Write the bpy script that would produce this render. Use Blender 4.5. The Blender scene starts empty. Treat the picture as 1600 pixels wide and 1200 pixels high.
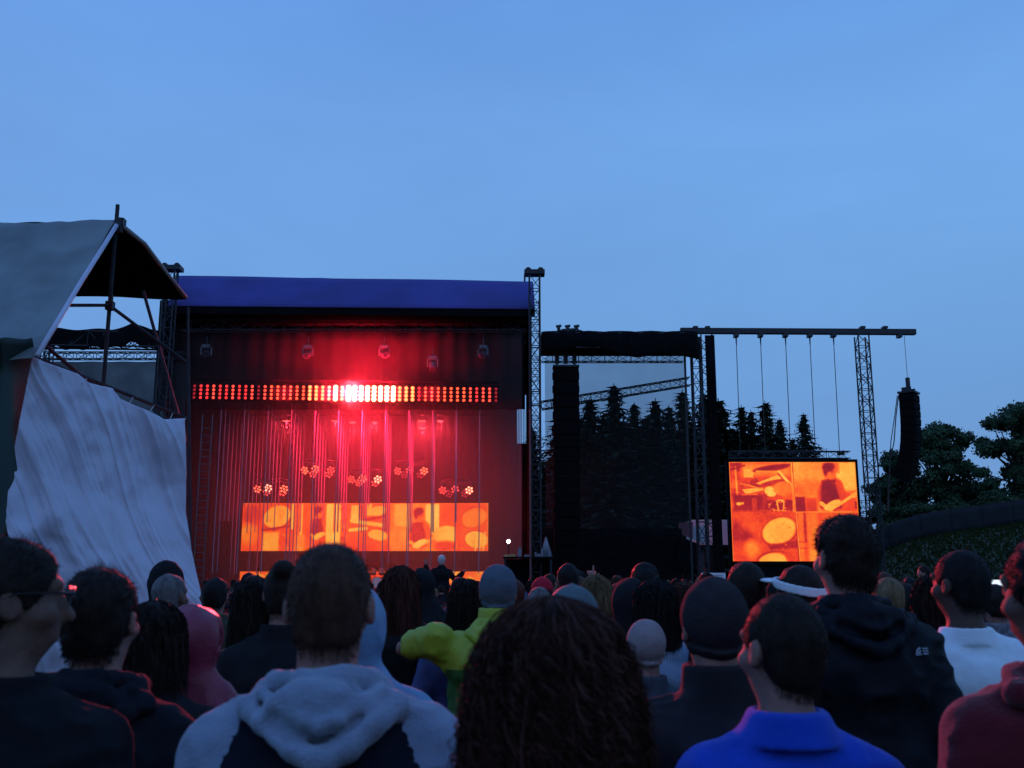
import bpy, math, random
import numpy as np
from mathutils import Vector, Matrix
random.seed(7); np.random.seed(7)
scene = bpy.context.scene
COL = scene.collection
R = math.radians

# ---------------------------------------------------------------- camera
EYE = Vector((0.0, 0.0, 1.75))
FPX, CX, CY, HORIZON = 1570.0, 800.0, 600.0, 910.0
PITCH = math.atan((HORIZON - CY) / FPX)
cam_d = bpy.data.cameras.new('camera')
cam = bpy.data.objects.new('camera', cam_d); COL.objects.link(cam)
cam.location = EYE
cam.rotation_euler = (math.pi / 2 + PITCH, 0, 0)
cam_d.sensor_width = 36.0
cam_d.lens = 36.0 * FPX / 1600.0
cam_d.clip_start = 0.05
cam_d.clip_end = 2000
cam_d.dof.use_dof = True
cam_d.dof.focus_distance = 40.0
cam_d.dof.aperture_fstop = 5.6
scene.camera = cam

# ---------------------------------------------------------------- sky: overcast blue dusk
world = bpy.data.worlds.new('World'); scene.world = world; world.use_nodes = True
wt = world.node_tree; wt.nodes.clear()
def wn(t, **kw):
    n = wt.nodes.new(t)
    for k, v in kw.items(): setattr(n, k, v)
    return n
sky = wn('ShaderNodeTexSky'); sky.sky_type = 'NISHITA'; sky.sun_disc = False
SUN_EL, SUN_ROT = R(4.0), R(200)
sky.sun_elevation = SUN_EL; sky.sun_rotation = SUN_ROT
sky.air_density = 1.6; sky.dust_density = 0.6; sky.ozone_density = 6.0
tc = wn('ShaderNodeTexCoord')
sep = wn('ShaderNodeSeparateXYZ'); wt.links.new(tc.outputs['Generated'], sep.inputs[0])
ramp = wn('ShaderNodeValToRGB')          # the cloud deck by elevation
wt.links.new(sep.outputs['Z'], ramp.inputs[0])
cr = ramp.color_ramp
cr.elements[0].position = 0.0; cr.elements[0].color = (0.150, 0.300, 0.590, 1)
cr.elements[1].position = 1.0; cr.elements[1].color = (0.085, 0.220, 0.630, 1)
for p, c in ((0.12, (0.162, 0.342, 0.680, 1)), (0.27, (0.166, 0.380, 0.755, 1)), (0.41, (0.172, 0.398, 0.820, 1)), (0.50, (0.150, 0.364, 0.805, 1)), (0.64, (0.132, 0.322, 0.790, 1))):
    e = cr.elements.new(p); e.color = c
mp = wn('ShaderNodeMapping'); mp.inputs['Scale'].default_value = (1.3, 1.3, 4.2)
wt.links.new(tc.outputs['Generated'], mp.inputs[0])
nz = wn('ShaderNodeTexNoise'); nz.inputs['Scale'].default_value = 2.1; nz.inputs['Detail'].default_value = 5
nz.inputs['Roughness'].default_value = 0.5; nz.inputs['Distortion'].default_value = 0.35
wt.links.new(mp.outputs[0], nz.inputs['Vector'])
cl = wn('ShaderNodeMapRange'); cl.inputs['From Min'].default_value = 0.3; cl.inputs['From Max'].default_value = 0.7
cl.inputs['To Min'].default_value = 9.8; cl.inputs['To Max'].default_value = 10.9
wt.links.new(nz.outputs['Fac'], cl.inputs['Value'])
vm = wn('ShaderNodeVectorMath', operation='SCALE')
wt.links.new(ramp.outputs['Color'], vm.inputs[0]); wt.links.new(cl.outputs[0], vm.inputs['Scale'])
mx = wn('ShaderNodeMix', data_type='RGBA'); mx.inputs['Factor'].default_value = 0.93
wt.links.new(sky.outputs[0], mx.inputs['A']); wt.links.new(vm.outputs[0], mx.inputs['B'])
tint = wn('ShaderNodeMapRange'); tint.inputs['From Min'].default_value = -.5; tint.inputs['From Max'].default_value = .5
tint.inputs['To Min'].default_value = 1; tint.inputs['To Max'].default_value = 0
wt.links.new(sep.outputs['X'], tint.inputs['Value'])
vt = wn('ShaderNodeMix', data_type='RGBA'); vt.blend_type = 'MULTIPLY'; vt.inputs['B'].default_value = (1.0, .965, 1.01, 1)
wt.links.new(tint.outputs[0], vt.inputs['Factor']); wt.links.new(mx.outputs['Result'], vt.inputs['A'])
bg = wn('ShaderNodeBackground'); bg.inputs['Strength'].default_value = 0.1
wt.links.new(vt.outputs['Result'], bg.inputs[0])
wo = wn('ShaderNodeOutputWorld'); wt.links.new(bg.outputs[0], wo.inputs[0])

# the last daylight behind the cloud deck
sd = bpy.data.lights.new('sun', 'SUN'); sd.energy = 0.06; sd.angle = R(40); sd.color = (1.0, 0.86, 0.80)
so = bpy.data.objects.new('sun', sd); COL.objects.link(so)
so.rotation_euler = (R(90) - R(28), 0, R(20)); so.location = (0, -20, 40)

vs = scene.view_settings
vs.view_transform = 'Standard'; vs.look = 'None'; vs.exposure = 0.0; vs.gamma = 1.0; vs.use_curve_mapping = False
scene.render.engine = 'CYCLES'
cy = scene.cycles
cy.use_denoising = True
cy.max_bounces = 6; cy.diffuse_bounces = 3; cy.glossy_bounces = 3; cy.transparent_max_bounces = 16
cy.volume_bounces = 0; cy.sample_clamp_indirect = 4.0
cy.caustics_reflective = False; cy.caustics_refractive = False

# ---------------------------------------------------------------- helpers
_F = Vector((0, math.cos(PITCH), math.sin(PITCH))); _U = Vector((0, -math.sin(PITCH), math.cos(PITCH)))
def W(px, py, D):
    """the world point seen at photo pixel (px, py) at the depth Y = D"""
    d = _F + Vector((1, 0, 0)) * ((px - CX) / FPX) + _U * ((CY - py) / FPX)
    return EYE + d * (D / d.y)

def sm(a, b, t):
    t = min(1, max(0, (t - a) / (b - a))); return t * t * (3 - 2 * t)

def ground_z(x, y):
    a = sm(14, 30, x) * sm(34, 74, y)
    h = a * (1.0 + 0.135 * x)
    h += sm(76, 130, y) * sm(8, 30, x) * 1.0
    return h + max(0.0, -y - 5) * 0.15          # unseen lawn rise behind the camera, added to block low sky light

def tag(o, label=None, cat=None, group=None, kind=None):
    if label: o['label'] = label
    if cat: o['category'] = cat
    if group: o['group'] = group
    if kind: o['kind'] = kind
    return o

def empty(name, loc=(0, 0, 0), label=None, cat=None, group=None, rz=0.0, s=1.0):
    o = bpy.data.objects.new(name, None); COL.objects.link(o)
    o.location = loc; o.rotation_euler = (0, 0, rz); o.scale = (s, s, s); o.empty_display_size = 0.2
    return tag(o, label, cat, group)

def link_mesh(name, me, mat=None, parent=None):
    o = bpy.data.objects.new(name, me); COL.objects.link(o)
    if mat is not None and len(me.materials) == 0: me.materials.append(mat)
    if parent is not None: o.parent = parent
    return o

def mesh_np(name, V, Fq, smooth=True):
    """mesh from numpy arrays; Fq is (n,3) or (n,4)"""
    me = bpy.data.meshes.new(name)
    V = np.asarray(V, dtype=np.float32); Fq = np.asarray(Fq, dtype=np.int32)
    k = Fq.shape[1]
    me.vertices.add(len(V)); me.vertices.foreach_set('co', V.ravel())
    me.loops.add(Fq.size); me.loops.foreach_set('vertex_index', Fq.ravel())
    me.polygons.add(len(Fq))
    me.polygons.foreach_set('loop_start', np.arange(0, Fq.size, k, dtype=np.int32))
    me.polygons.foreach_set('loop_total', np.full(len(Fq), k, dtype=np.int32))
    if smooth: me.polygons.foreach_set('use_smooth', np.ones(len(Fq), dtype=bool))
    me.update(calc_edges=True); me.validate()
    return me

class MB:
    """collects boxes, bars, tubes and grids into one mesh"""
    def __init__(s): s.v = []; s.f = []
    def box(s, c, d, rot=None):
        b = len(s.v); c = Vector(c); hx, hy, hz = d[0] / 2, d[1] / 2, d[2] / 2
        for x in (-hx, hx):
            for y in (-hy, hy):
                for z in (-hz, hz):
                    p = Vector((x, y, z))
                    if rot is not None: p = rot @ p
                    s.v.append(c + p)
        for q in ((0, 1, 3, 2), (4, 6, 7, 5), (0, 4, 5, 1), (2, 3, 7, 6), (0, 2, 6, 4), (1, 5, 7, 3)):
            s.f.append([b + i for i in q])
        return s
    def cone(s, p, q, r0, r1, n=6, caps=True):
        p = Vector(p); q = Vector(q); d = q - p
        if d.length < 1e-6: return s
        z = d.normalized(); a = Vector((0, 0, 1)) if abs(z.z) < 0.9 else Vector((1, 0, 0))
        x = z.cross(a).normalized(); y = z.cross(x)
        b = len(s.v)
        for P, r in ((p, r0), (q, r1)):
            for i in range(n):
                t = 2 * math.pi * (i + 0.5) / n
                s.v.append(P + x * (r * math.cos(t)) + y * (r * math.sin(t)))
        for i in range(n):
            j = (i + 1) % n
            s.f.append([b + i, b + j, b + n + j, b + n + i])
        if caps:
            s.f.append([b + i for i in range(n)][::-1]); s.f.append([b + n + i for i in range(n)])
        return s
    def bar(s, p, q, r=0.03, n=4): return s.cone(p, q, r, r, n)
    def path(s, pts, r, n=6, r1=None):
        pts = [Vector(p) for p in pts]
        m = len(pts); b = len(s.v)
        up = None
        for k in range(m):
            d = (pts[min(k + 1, m - 1)] - pts[max(k - 1, 0)]).normalized()
            if up is None: up = Vector((0, 0, 1)) if abs(d.z) < 0.9 else Vector((0, 1, 0))
            x = d.cross(up).normalized(); y = x.cross(d).normalized(); up = y
            rr = r if r1 is None else r + (r1 - r) * k / max(1, m - 1)
            for i in range(n):
                t = 2 * math.pi * i / n
                s.v.append(pts[k] + x * (rr * math.cos(t)) + y * (rr * math.sin(t)))
        for k in range(m - 1):
            for i in range(n):
                j = (i + 1) % n
                s.f.append([b + k * n + i, b + k * n + j, b + (k + 1) * n + j, b + (k + 1) * n + i])
        s.f.append([b + i for i in range(n)][::-1]); s.f.append([b + (m - 1) * n + i for i in range(n)])
        return s
    def disc(s, c, nrm, r, n=8, depth=0.02):
        c = Vector(c); nrm = Vector(nrm).normalized()
        return s.cone(c, c + nrm * depth, r, r * 0.8, n)
    def grid(s, fn, nu, nv):
        b = len(s.v)
        for i in range(nu + 1):
            for j in range(nv + 1): s.v.append(Vector(fn(i / nu, j / nv)))
        for i in range(nu):
            for j in range(nv):
                a = b + i * (nv + 1) + j
                s.f.append([a, a + nv + 1, a + nv + 2, a + 1])
        return s
    def quad(s, a, b, c, d):
        k = len(s.v); s.v += [Vector(a), Vector(b), Vector(c), Vector(d)]; s.f.append([k, k + 1, k + 2, k + 3]); return s
    def slab(s, pts, n):
        """a polygon given thickness along n"""
        k = len(s.v); m = len(pts); n = Vector(n)
        s.v += [Vector(p) for p in pts] + [Vector(p) + n for p in pts]
        s.f.append([k + i for i in range(m)][::-1]); s.f.append([k + m + i for i in range(m)])
        for i in range(m):
            j = (i + 1) % m; s.f.append([k + i, k + j, k + m + j, k + m + i])
        return s
    def truss(s, p, q, w=0.45, bay=0.6, rc=0.035, rb=0.018, roll=None):
        """square lattice truss from p to q"""
        p = Vector(p); q = Vector(q); d = (q - p); L = d.length; z = d / L
        a = Vector((0, 1, 0)) if abs(z.y) < 0.9 else Vector((1, 0, 0))
        if roll is not None: a = Vector(roll)
        x = (a - z * a.dot(z)).normalized(); y = z.cross(x)
        C = [x * (w / 2) + y * (w / 2), x * (-w / 2) + y * (w / 2), x * (-w / 2) - y * (w / 2), x * (w / 2) - y * (w / 2)]
        for c in C: s.bar(p + c, q + c, rc, 5)
        nb = max(1, round(L / bay))
        for k in range(nb):
            A = p + d * (k / nb); B = p + d * ((k + 1) / nb)
            for i in range(4):
                j = (i + 1) % 4
                if (k + i) % 2 == 0: s.bar(A + C[i], B + C[j], rb, 4)
                else: s.bar(A + C[j], B + C[i], rb, 4)
                s.bar(A + C[i], A + C[j], rb, 4)
        return s
    def build(s, name, mat, parent=None, smooth=False):
        off = Vector(parent.location) if parent is not None else Vector((0, 0, 0))
        if parent is not None and parent.parent is not None: off = off + Vector(parent.parent.location)
        me = bpy.data.meshes.new(name)
        me.from_pydata([tuple(v - off) for v in s.v], [], s.f)
        if smooth:
            for p in me.polygons: p.use_smooth = True
        me.update()
        return link_mesh(name, me, mat, parent)

def solid(o, t, offset=0.0):
    m = o.modifiers.new('thickness', 'SOLIDIFY'); m.thickness = t; m.offset = offset
    return o

# ---------------------------------------------------------------- materials
MATS = {}
def mat(name, base=(0.5, 0.5, 0.5), rough=0.7, metal=0.0, var=0.25, scale=8.0, bump=0.0, bscale=60.0, sheen=0.0,
        emit=None, estr=0.0, alpha=1.0, spec=0.5, stretch=(1, 1, 1), detail=6):
    if name in MATS: return MATS[name]
    m = bpy.data.materials.new(name); m.use_nodes = True; t = m.node_tree
    b = t.nodes['Principled BSDF']
    b.inputs['Roughness'].default_value = rough; b.inputs['Metallic'].default_value = metal
    b.inputs['Specular IOR Level'].default_value = spec
    if sheen: b.inputs['Sheen Weight'].default_value = sheen; b.inputs['Sheen Roughness'].default_value = 0.5
    tcn = t.nodes.new('ShaderNodeTexCoord'); mpn = t.nodes.new('ShaderNodeMapping')
    mpn.inputs['Scale'].default_value = stretch
    t.links.new(tcn.outputs['Object'], mpn.inputs[0])
    if var > 0:
        n = t.nodes.new('ShaderNodeTexNoise'); n.inputs['Scale'].default_value = scale; n.inputs['Detail'].default_value = detail
        t.links.new(mpn.outputs[0], n.inputs['Vector'])
        r = t.nodes.new('ShaderNodeValToRGB')
        lo = [max(0, c * (1 - var)) for c in base]; hi = [min(1, c * (1 + var)) for c in base]
        r.color_ramp.elements[0].position = 0.3; r.color_ramp.elements[0].color = (*lo, 1)
        r.color_ramp.elements[1].position = 0.7; r.color_ramp.elements[1].color = (*hi, 1)
        t.links.new(n.outputs['Fac'], r.inputs[0]); t.links.new(r.outputs[0], b.inputs['Base Color'])
    else:
        b.inputs['Base Color'].default_value = (*base, 1)
    if bump > 0:
        n2 = t.nodes.new('ShaderNodeTexNoise'); n2.inputs['Scale'].default_value = bscale; n2.inputs['Detail'].default_value = 4
        t.links.new(mpn.outputs[0], n2.inputs['Vector'])
        bp = t.nodes.new('ShaderNodeBump'); bp.inputs['Strength'].default_value = bump; bp.inputs['Distance'].default_value = 0.01
        t.links.new(n2.outputs['Fac'], bp.inputs['Height']); t.links.new(bp.outputs[0], b.inputs['Normal'])
    if emit is not None:
        b.inputs['Emission Color'].default_value = (*emit, 1); b.inputs['Emission Strength'].default_value = estr
    if alpha < 1: b.inputs['Alpha'].default_value = alpha
    MATS[name] = m
    return m

def color_emit(name, strength):
    """a lit video surface that shows the colours stored on its mesh, with fine LED rows"""
    m = bpy.data.materials.new(name); m.use_nodes = True; t = m.node_tree
    b = t.nodes['Principled BSDF']; b.inputs['Base Color'].default_value = (0.01, 0.01, 0.01, 1); b.inputs['Roughness'].default_value = 0.5
    a = t.nodes.new('ShaderNodeAttribute'); a.attribute_name = 'picture'
    t.links.new(a.outputs['Color'], b.inputs['Emission Color']); b.inputs['Emission Strength'].default_value = strength
    return m

steel = mat('dark_steel', (0.030, 0.032, 0.038), 0.5, 0.6, 0.3, 6, 0.1, 30)
alu = mat('dull_aluminium', (0.10, 0.105, 0.12), 0.45, 0.7, 0.25, 5, 0.1, 40)
black_cloth = mat('black_drape', (0.006, 0.0055, 0.007), 0.95, 0, 0.35, 3, 0.3, 14, spec=.1)
black_box = mat('black_cabinet', (0.004, 0.004, 0.005), 0.9, 0, 0.3, 9, 0.15, 80, spec=.15)
cable_m = mat('black_cable', (0.02, 0.02, 0.022), 0.6, 0, 0.2, 20)
# ================================================================ ground
def build_ground():
    xs = np.concatenate([np.linspace(-600, -80, 14), np.linspace(-70, 90, 81), np.linspace(100, 600, 14)])
    ys = np.concatenate([np.linspace(-60, -4, 10), np.linspace(0, 140, 71), np.linspace(160, 900, 14)])
    V = [(x, y, ground_z(x, y) + 0.02 * math.sin(x * 1.7) * math.sin(y * 1.3)) for x in xs for y in ys]
    ny = len(ys); F = []
    for i in range(len(xs) - 1):
        for j in range(ny - 1):
            a = i * ny + j; F.append((a, a + ny, a + ny + 1, a + 1))
    g = mat('worn_grass', (0.026, 0.036, 0.011), 0.95, 0, 0.2, 0.35, 0.3, 18, detail=4)
    o = link_mesh('ground', mesh_np('ground', V, F), g); o['kind'] = 'structure'
build_ground()

# grass tufts on the slope at the right, nobody could count them
def build_grass():
    rng = np.random.RandomState(3); V = []; F = []
    for k in range(30000):
        y = rng.uniform(42, 78); x = rng.uniform(17, 52)
        z = ground_z(x, y); h = rng.uniform(0.10, 0.24); w = 0.09; a = rng.uniform(0, 6.28)
        dx, dy = math.cos(a) * w, math.sin(a) * w; lx, ly = rng.uniform(-.1, .1, 2)
        b = len(V); V += [(x - dx, y - dy, z - 0.02), (x + dx, y + dy, z - 0.02), (x + lx, y + ly, z + h)]; F.append((b, b + 1, b + 2))
    o = link_mesh('grass', mesh_np('grass', V, F, False), mat('grass_blades', (0.026, 0.037, 0.011), 0.95, 0, 0.2, 1, spec=.05))
    tag(o, 'short green grass on the slope below the fence at right', 'grass', kind='stuff')
build_grass()

# ================================================================ trees
needle_m = [mat('fir_needles_a', (0.018, 0.030, 0.018), 0.9, 0, 0.4, 1.5), mat('fir_needles_b', (0.022, 0.034, 0.016), 0.9, 0, 0.4, 1.5)]
leaf_m = mat('maple_leaves', (0.032, 0.070, 0.026), 0.85, 0, 0.45, 1.2)
leaf2_m = mat('hedge_leaves', (0.030, 0.055, 0.018), 0.85, 0, 0.45, 1.5)
bark_m = mat('dark_bark', (0.04, 0.03, 0.025), 0.95, 0, 0.4, 5, 0.6, 20)

def conifer_mesh(seed, H=20.0, Rb=3.4, full=0.5):
    rng = np.random.RandomState(seed); V = []; F = []
    z = H * 0.10
    while z < H * 0.985:
        t = z / H
        r = Rb * (1 - t) ** (0.92 + 0.1 * full) * rng.uniform(0.72, 1.12) + 0.10
        nb = int(7 + 15 * (1 - t)); a0 = rng.uniform(0, 6.28)
        for i in range(nb):
            a = a0 + 6.283 * i / nb + rng.uniform(-.25, .25)
            L = min(5.2, r) * rng.uniform(0.6, 1.12); droop = rng.uniform(0.12, 0.42); zz = z + rng.uniform(-.25, .25)
            ca, sa = math.cos(a), math.sin(a); ns = max(2, int(L / 0.45))
            for k in range(ns):
                f = (k + rng.uniform(.2, 1)) / ns; d = L * f
                c = np.array([ca * d, sa * d, zz - droop * d * f + 0.12 * d])
                w = (1.1 * (1 - f) + 0.42) * (0.5 + 0.5 * (1 - t)) ; l = 0.8 * (0.5 + .5 * (1 - t)) + .12
                side = np.array([-sa, ca, rng.uniform(-.35, .35)]) * w; out = np.array([ca, sa, -0.25 + rng.uniform(-.3, .35)]) * l
                b = len(V); V += [c - side * .5 - out * .4, c + out, c + side * .5 - out * .4]; F.append((b, b + 1, b + 2))
                hang = np.array([rng.uniform(-.2, .2), rng.uniform(-.2, .2), -rng.uniform(.25, .6)])
                b = len(V); V += [c - side * .4, c + side * .4, c + hang]; F.append((b, b + 1, b + 2))
        z += 0.34 + 0.40 * (1 - t)
    return mesh_np('crown', np.array(V), np.array(F), False)

def conifer_trunk(H):
    m = MB(); m.cone((0, 0, -0.6), (0, 0, H * 0.55), 0.34, 0.17, 8); m.cone((0, 0, H * 0.55), (0, 0, H * 1.0), 0.17, 0.03, 6)
    me = bpy.data.meshes.new('trunk'); me.from_pydata([tuple(v) for v in m.v], [], m.f); return me
CON = [(conifer_mesh(s, 20, rb, fl), fl) for s, rb, fl in ((1, 7.6, .5), (2, 6.4, .2), (3, 9.0, .8), (4, 8.0, .4))]
for i, (me, _) in enumerate(CON): me.materials.append(needle_m[i % 2])
TRUNK = conifer_trunk(20); TRUNK.materials.append(bark_m)

def conifer(px, top, D, k, label, wide=1.0, rz=0.0):
    p = W(px, top, D); z0 = ground_z(p.x, D); s = (p.z - z0) / 20.0
    e = empty('fir_tree', (p.x, D, z0), label, 'tree', 'fir trees behind the stage', rz)
    e.scale = (s * wide * 1.6, s * wide * 1.6, s)
    link_mesh('crown', CON[k % 4][0], None, e); link_mesh('trunk', TRUNK, None, e)
    return e
spots = [  # px, top py, depth, variant, width, words
    (832, 668, 96, 1, .9, 'shadowy fir just right of the stage tower'), (872, 648, 92, 3, 1., 'fir hidden behind the main speaker column'),
    (921, 620, 88, 0, .95, 'fir just right of the main speaker column, seen through the scrim'), (959, 599, 86, 2, .85, 'tallest fir behind the grey scrim'),
    (991, 628, 90, 1, .8, 'narrow fir right of the tallest one behind the scrim'), (1024, 622, 92, 0, .9, 'fir in the middle of the right half of the scrim'),
    (1045, 632, 93, 1, .9, 'small fir with a thin tip near the lattice tower behind the scrim'), (1066, 608, 86, 3, .8, 'fir touching the left side of the lattice tower'),
    (1099, 612, 95, 2, .9, 'fir behind the black clad tower'), (1122, 622, 84, 2, 1.2, 'broad dark fir right beside the black clad tower'),
    (1158, 632, 84, 1, .85, 'fir above the left corner of the video screen'), (1173, 640, 90, 0, .8, 'fir second from the left above the video screen'),
    (1195, 626, 82, 3, .9, 'tallest fir above the video screen'), (1218, 652, 86, 2, .8, 'fir with a ragged right side above the video screen'),
    (1255, 644, 80, 0, .78, 'lone fir standing apart at right above the video screen'), (895, 690, 84, 2, 1.1, 'low fir behind the speaker column base'),
    (940, 690, 80, 2, 1.1, 'low fir in front of the tallest one behind the scrim'), (1005, 695, 80, 2, 1.2, 'low dense fir behind the middle of the scrim'),
    (1050, 690, 80, 2, 1.1, 'low dense fir left of the lattice tower'), (1150, 705, 76, 2, 1.3, 'low fir behind the top left of the video screen'),
    (905, 652, 98, 2, 1.2, 'fir filling the gap right of the speaker column'), (942, 650, 98, 0, 1.2, 'fir filling the gap left of the tallest one'), (975, 655, 97, 2, 1.2, 'fir filling the gap right of the tallest one'), (1008, 650, 99, 3, 1.2, 'fir filling the gap in the middle of the scrim'),
    (1082, 655, 98, 2, 1.1, 'fir behind the lattice tower'), (1140, 668, 92, 2, 1.1, 'fir filling the gap right of the broad one'), (1238, 684, 90, 0, 1.0, 'small fir left of the lone one above the video screen'),
    (1225, 702, 76, 2, 1.2, 'low fir behind the top middle of the video screen'), (1290, 716, 80, 2, 1.1, 'low fir behind the top right of the video screen')]
for i, (px, tp, D, k, wd, words) in enumerate(spots):
    conifer(px, tp, D, k, 'dark ' + words, wd, i * 1.7)

def broadleaf(name, px, top, D, width_px, label, seed, leaves=5200, m=None, zbase=None, group='leafy trees on the slope'):
    rng = np.random.RandomState(seed)
    p = W(px, top, D); z0 = ground_z(p.x, D) if zbase is None else zbase; H = p.z - z0; Rw = width_px / 2 / FPX * D
    e = empty(name, (p.x, D, z0), label, 'tree' if 'tree' in name else 'bush', group)
    m0 = MB(); m0.cone((p.x, D, z0 - .5), (p.x, D, z0 + H * .45), .045 * H * .5, .02 * H * .5, 8)
    cl = []
    n = 72
    for i in range(n):
        u = rng.uniform(0, 6.283); h = rng.uniform(0.12, 0.90); rr = math.sqrt(max(0.03, 1 - ((h - .45) / .54) ** 2)) * rng.uniform(.1, .92)
        cl.append((np.array([math.cos(u) * rr * Rw, math.sin(u) * rr * Rw * .8, h * H]), rng.uniform(.13, .27) * min(Rw, H * .55)))
        c = cl[-1][0]; q = Vector((p.x + c[0], D + c[1], z0 + c[2]))
        m0.cone((p.x, D, z0 + H * rng.uniform(.18, .42)), q, .011 * H, .003 * H, 5)
    cl.append((np.array([0, 0, H * .9]), .1 * H)); cl.append((np.array([-.1 * Rw, 0, H * .78]), .26 * Rw))
    m0.build('trunk', bark_m, e)
    V = []; F = []
    for k in range(leaves * 4):
        c, r = cl[rng.randint(len(cl))]
        d = rng.normal(size=3); d /= np.linalg.norm(d); q = c + d * r * (rng.uniform(.3, 1.0) + .35 * rng.rand() ** 3) * np.array([1.15, 1.1, .8])
        if q[2] > H * 1.0: continue
        s = rng.uniform(.07, .16) * (D / 70); a = rng.normal(size=3); a /= np.linalg.norm(a); b_ = np.cross(a, d); b_ /= (np.linalg.norm(b_) + 1e-6)
        b = len(V); V += [q - a * s, q - b_ * s * .7, q + a * s, q + b_ * s * .7]; F.append((b, b + 1, b + 2, b + 3))
    link_mesh('crown', mesh_np('crown', np.array(V), np.array(F), False), m or leaf_m, e)
    return e
broadleaf('leafy_tree', 1462, 654, 84, 128, 'rounded leafy tree behind the hanging side speaker column', 11, 7000)
broadleaf('leafy_tree', 1395, 700, 88, 90, 'smaller leafy tree left of the hanging side speaker column', 12, 4200)
broadleaf('leafy_tree', 1590, 625, 80, 150, 'large dark leafy tree cut by the right edge', 13, 9500)
broadleaf('leafy_tree', 1665, 640, 82, 150, 'leafy tree outside the right edge', 14, 3500)
broadleaf('leafy_tree', 1525, 752, 90, 110, 'low leafy tree in the gap between the two larger ones', 15, 3000)
for i, (px, tp, w, wd) in enumerate(((1385, 790, 90, 'hedge bush next to the foot of the lattice mast'), (1440, 786, 100, 'hedge bush below the rounded leafy tree'),
        (1500, 788, 110, 'hedge bush in the middle of the row above the fence'), (1560, 776, 110, 'hedge bush below the large dark leafy tree'), (1625, 768, 110, 'hedge bush at the right end of the row'))):
    broadleaf('hedge_bush', px, tp, 79, w, 'dark green ' + wd, 30 + i, 3200, leaf2_m, None, 'bushes above the fence')

# ================================================================ fence on the slope
def build_fence():
    D = 72.0; fabric = mat('fence_fabric', (0.012, 0.014, 0.018), 0.9, 0, 0.25, 0.8, 0.2, 10)
    x0, x1, n = 24.5, 44.5, 9
    e = empty('mesh_fence', (x0, D, ground_z(x0, D)), 'low blue-grey fabric covered fence climbing the grass slope at right', 'fence')
    for i in range(n + 1):
        x = x0 + (x1 - x0) * i / n; z = ground_z(x, D)
        MB().cone((x, D, z - .3), (x, D, z + 1.7), .03, .03, 6).build('post', steel, e)
        if i < n:
            xb = x0 + (x1 - x0) * (i + 1) / n
            m = MB()
            def fn(u, v, xa=x, xc=xb):
                xx = xa + .04 + (xc - xa - .08) * u
                return (xx, D - .02 + .05 * math.sin(u * 9 + xa) * math.sin(v * 3.1), ground_z(xx, D) + .03 + 1.6 * v)
            m.grid(fn, 10, 4); solid(m.build('panel', fabric, e, True), .012)
            MB().bar((x, D, z + 1.68), (xb, D, ground_z(xb, D) + 1.68), .02, 5).build('rail', steel, e)
build_fence()
# ================================================================ main stage
DS = 50.0
roof_blue = mat('blue_roof_tarp', (0.058, 0.050, 0.25), 0.75, 0, 0.2, 0.5, 0.15, 3)
deck_m = mat('stage_deck_black', (0.03, 0.028, 0.03), 0.6, 0, 0.3, 2, 0.1, 20)
XL = W(300, 900, DS).x - 2.3; XR = W(838, 425, DS).x
stage = empty('concert_stage', ((XL + XR) / 2, DS + 5, 0), 'large concert stage with blue tarp roof edge and black drapes', 'stage')
def drape(xa, xb, y0, y1, za, zb, name='drape', m=None, fold=0.12, nf=2.2, parent=None):
    """hanging cloth between two plan points, folded along its length"""
    g = MB(); L = math.hypot(xb - xa, y1 - y0); tx, ty = (xb - xa) / L, (y1 - y0) / L; nx, ny = -ty, tx
    n = max(6, int(L * 7)); ph = random.uniform(0, 6)
    def fn(u, v):
        s = u * L; w = fold * math.sin(s * 2 * math.pi * nf / 2 + ph + .8 * math.sin(s * 1.3)) * (0.55 + .45 * (1 - v))
        return (xa + tx * s + nx * w, y0 + ty * s + ny * w, za + (zb - za) * v)
    g.grid(fn, n, 6)
    o = g.build(name, m or black_cloth, parent or stage, True); solid(o, .015); return o
zt = W(560, 437, DS + 2).z; zf = W(560, 480, DS - .5).z
def P3(px, py, D): return W(px, py, D)
# roof: slanted front tarp, flat top, side returns
def rooff(u, v):
    a = W(278 + (833 - 278) * u, 431 + 9 * u, DS + 1.6); b = W(262 + (836 - 262) * u, 478 + 5 * u, DS - .6)
    p = b + (a - b) * v; s = math.sin(v * math.pi)
    return (p.x, p.y - .05 * s, p.z + .02 * math.sin(u * 34) * s + .015 * math.sin(u * 11) * v)
o = MB().grid(rooff, 70, 8).build('roof_front_tarp', roof_blue, stage, True); solid(o, .03)
a, b = W(278, 431, DS + 1.6), W(833, 440, DS + 1.6)
def rooft(u, v):
    p = a + (b - a) * u
    return (p.x, p.y + .06 + 10.6 * v, p.z - .03 - .9 * v + .05 * math.sin(u * 20))
solid(MB().grid(rooft, 40, 8).build('roof_top_tarp', roof_blue, stage, True), .03)
def hemf(u, v):
    b = W(262 + (836 - 262) * u, 478 + 5 * u, DS - .6); return (b.x, b.y + .06, b.z + .05 - .42 * v)
solid(MB().grid(hemf, 40, 2).build('hem_strip', black_cloth, stage), .02)
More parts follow.
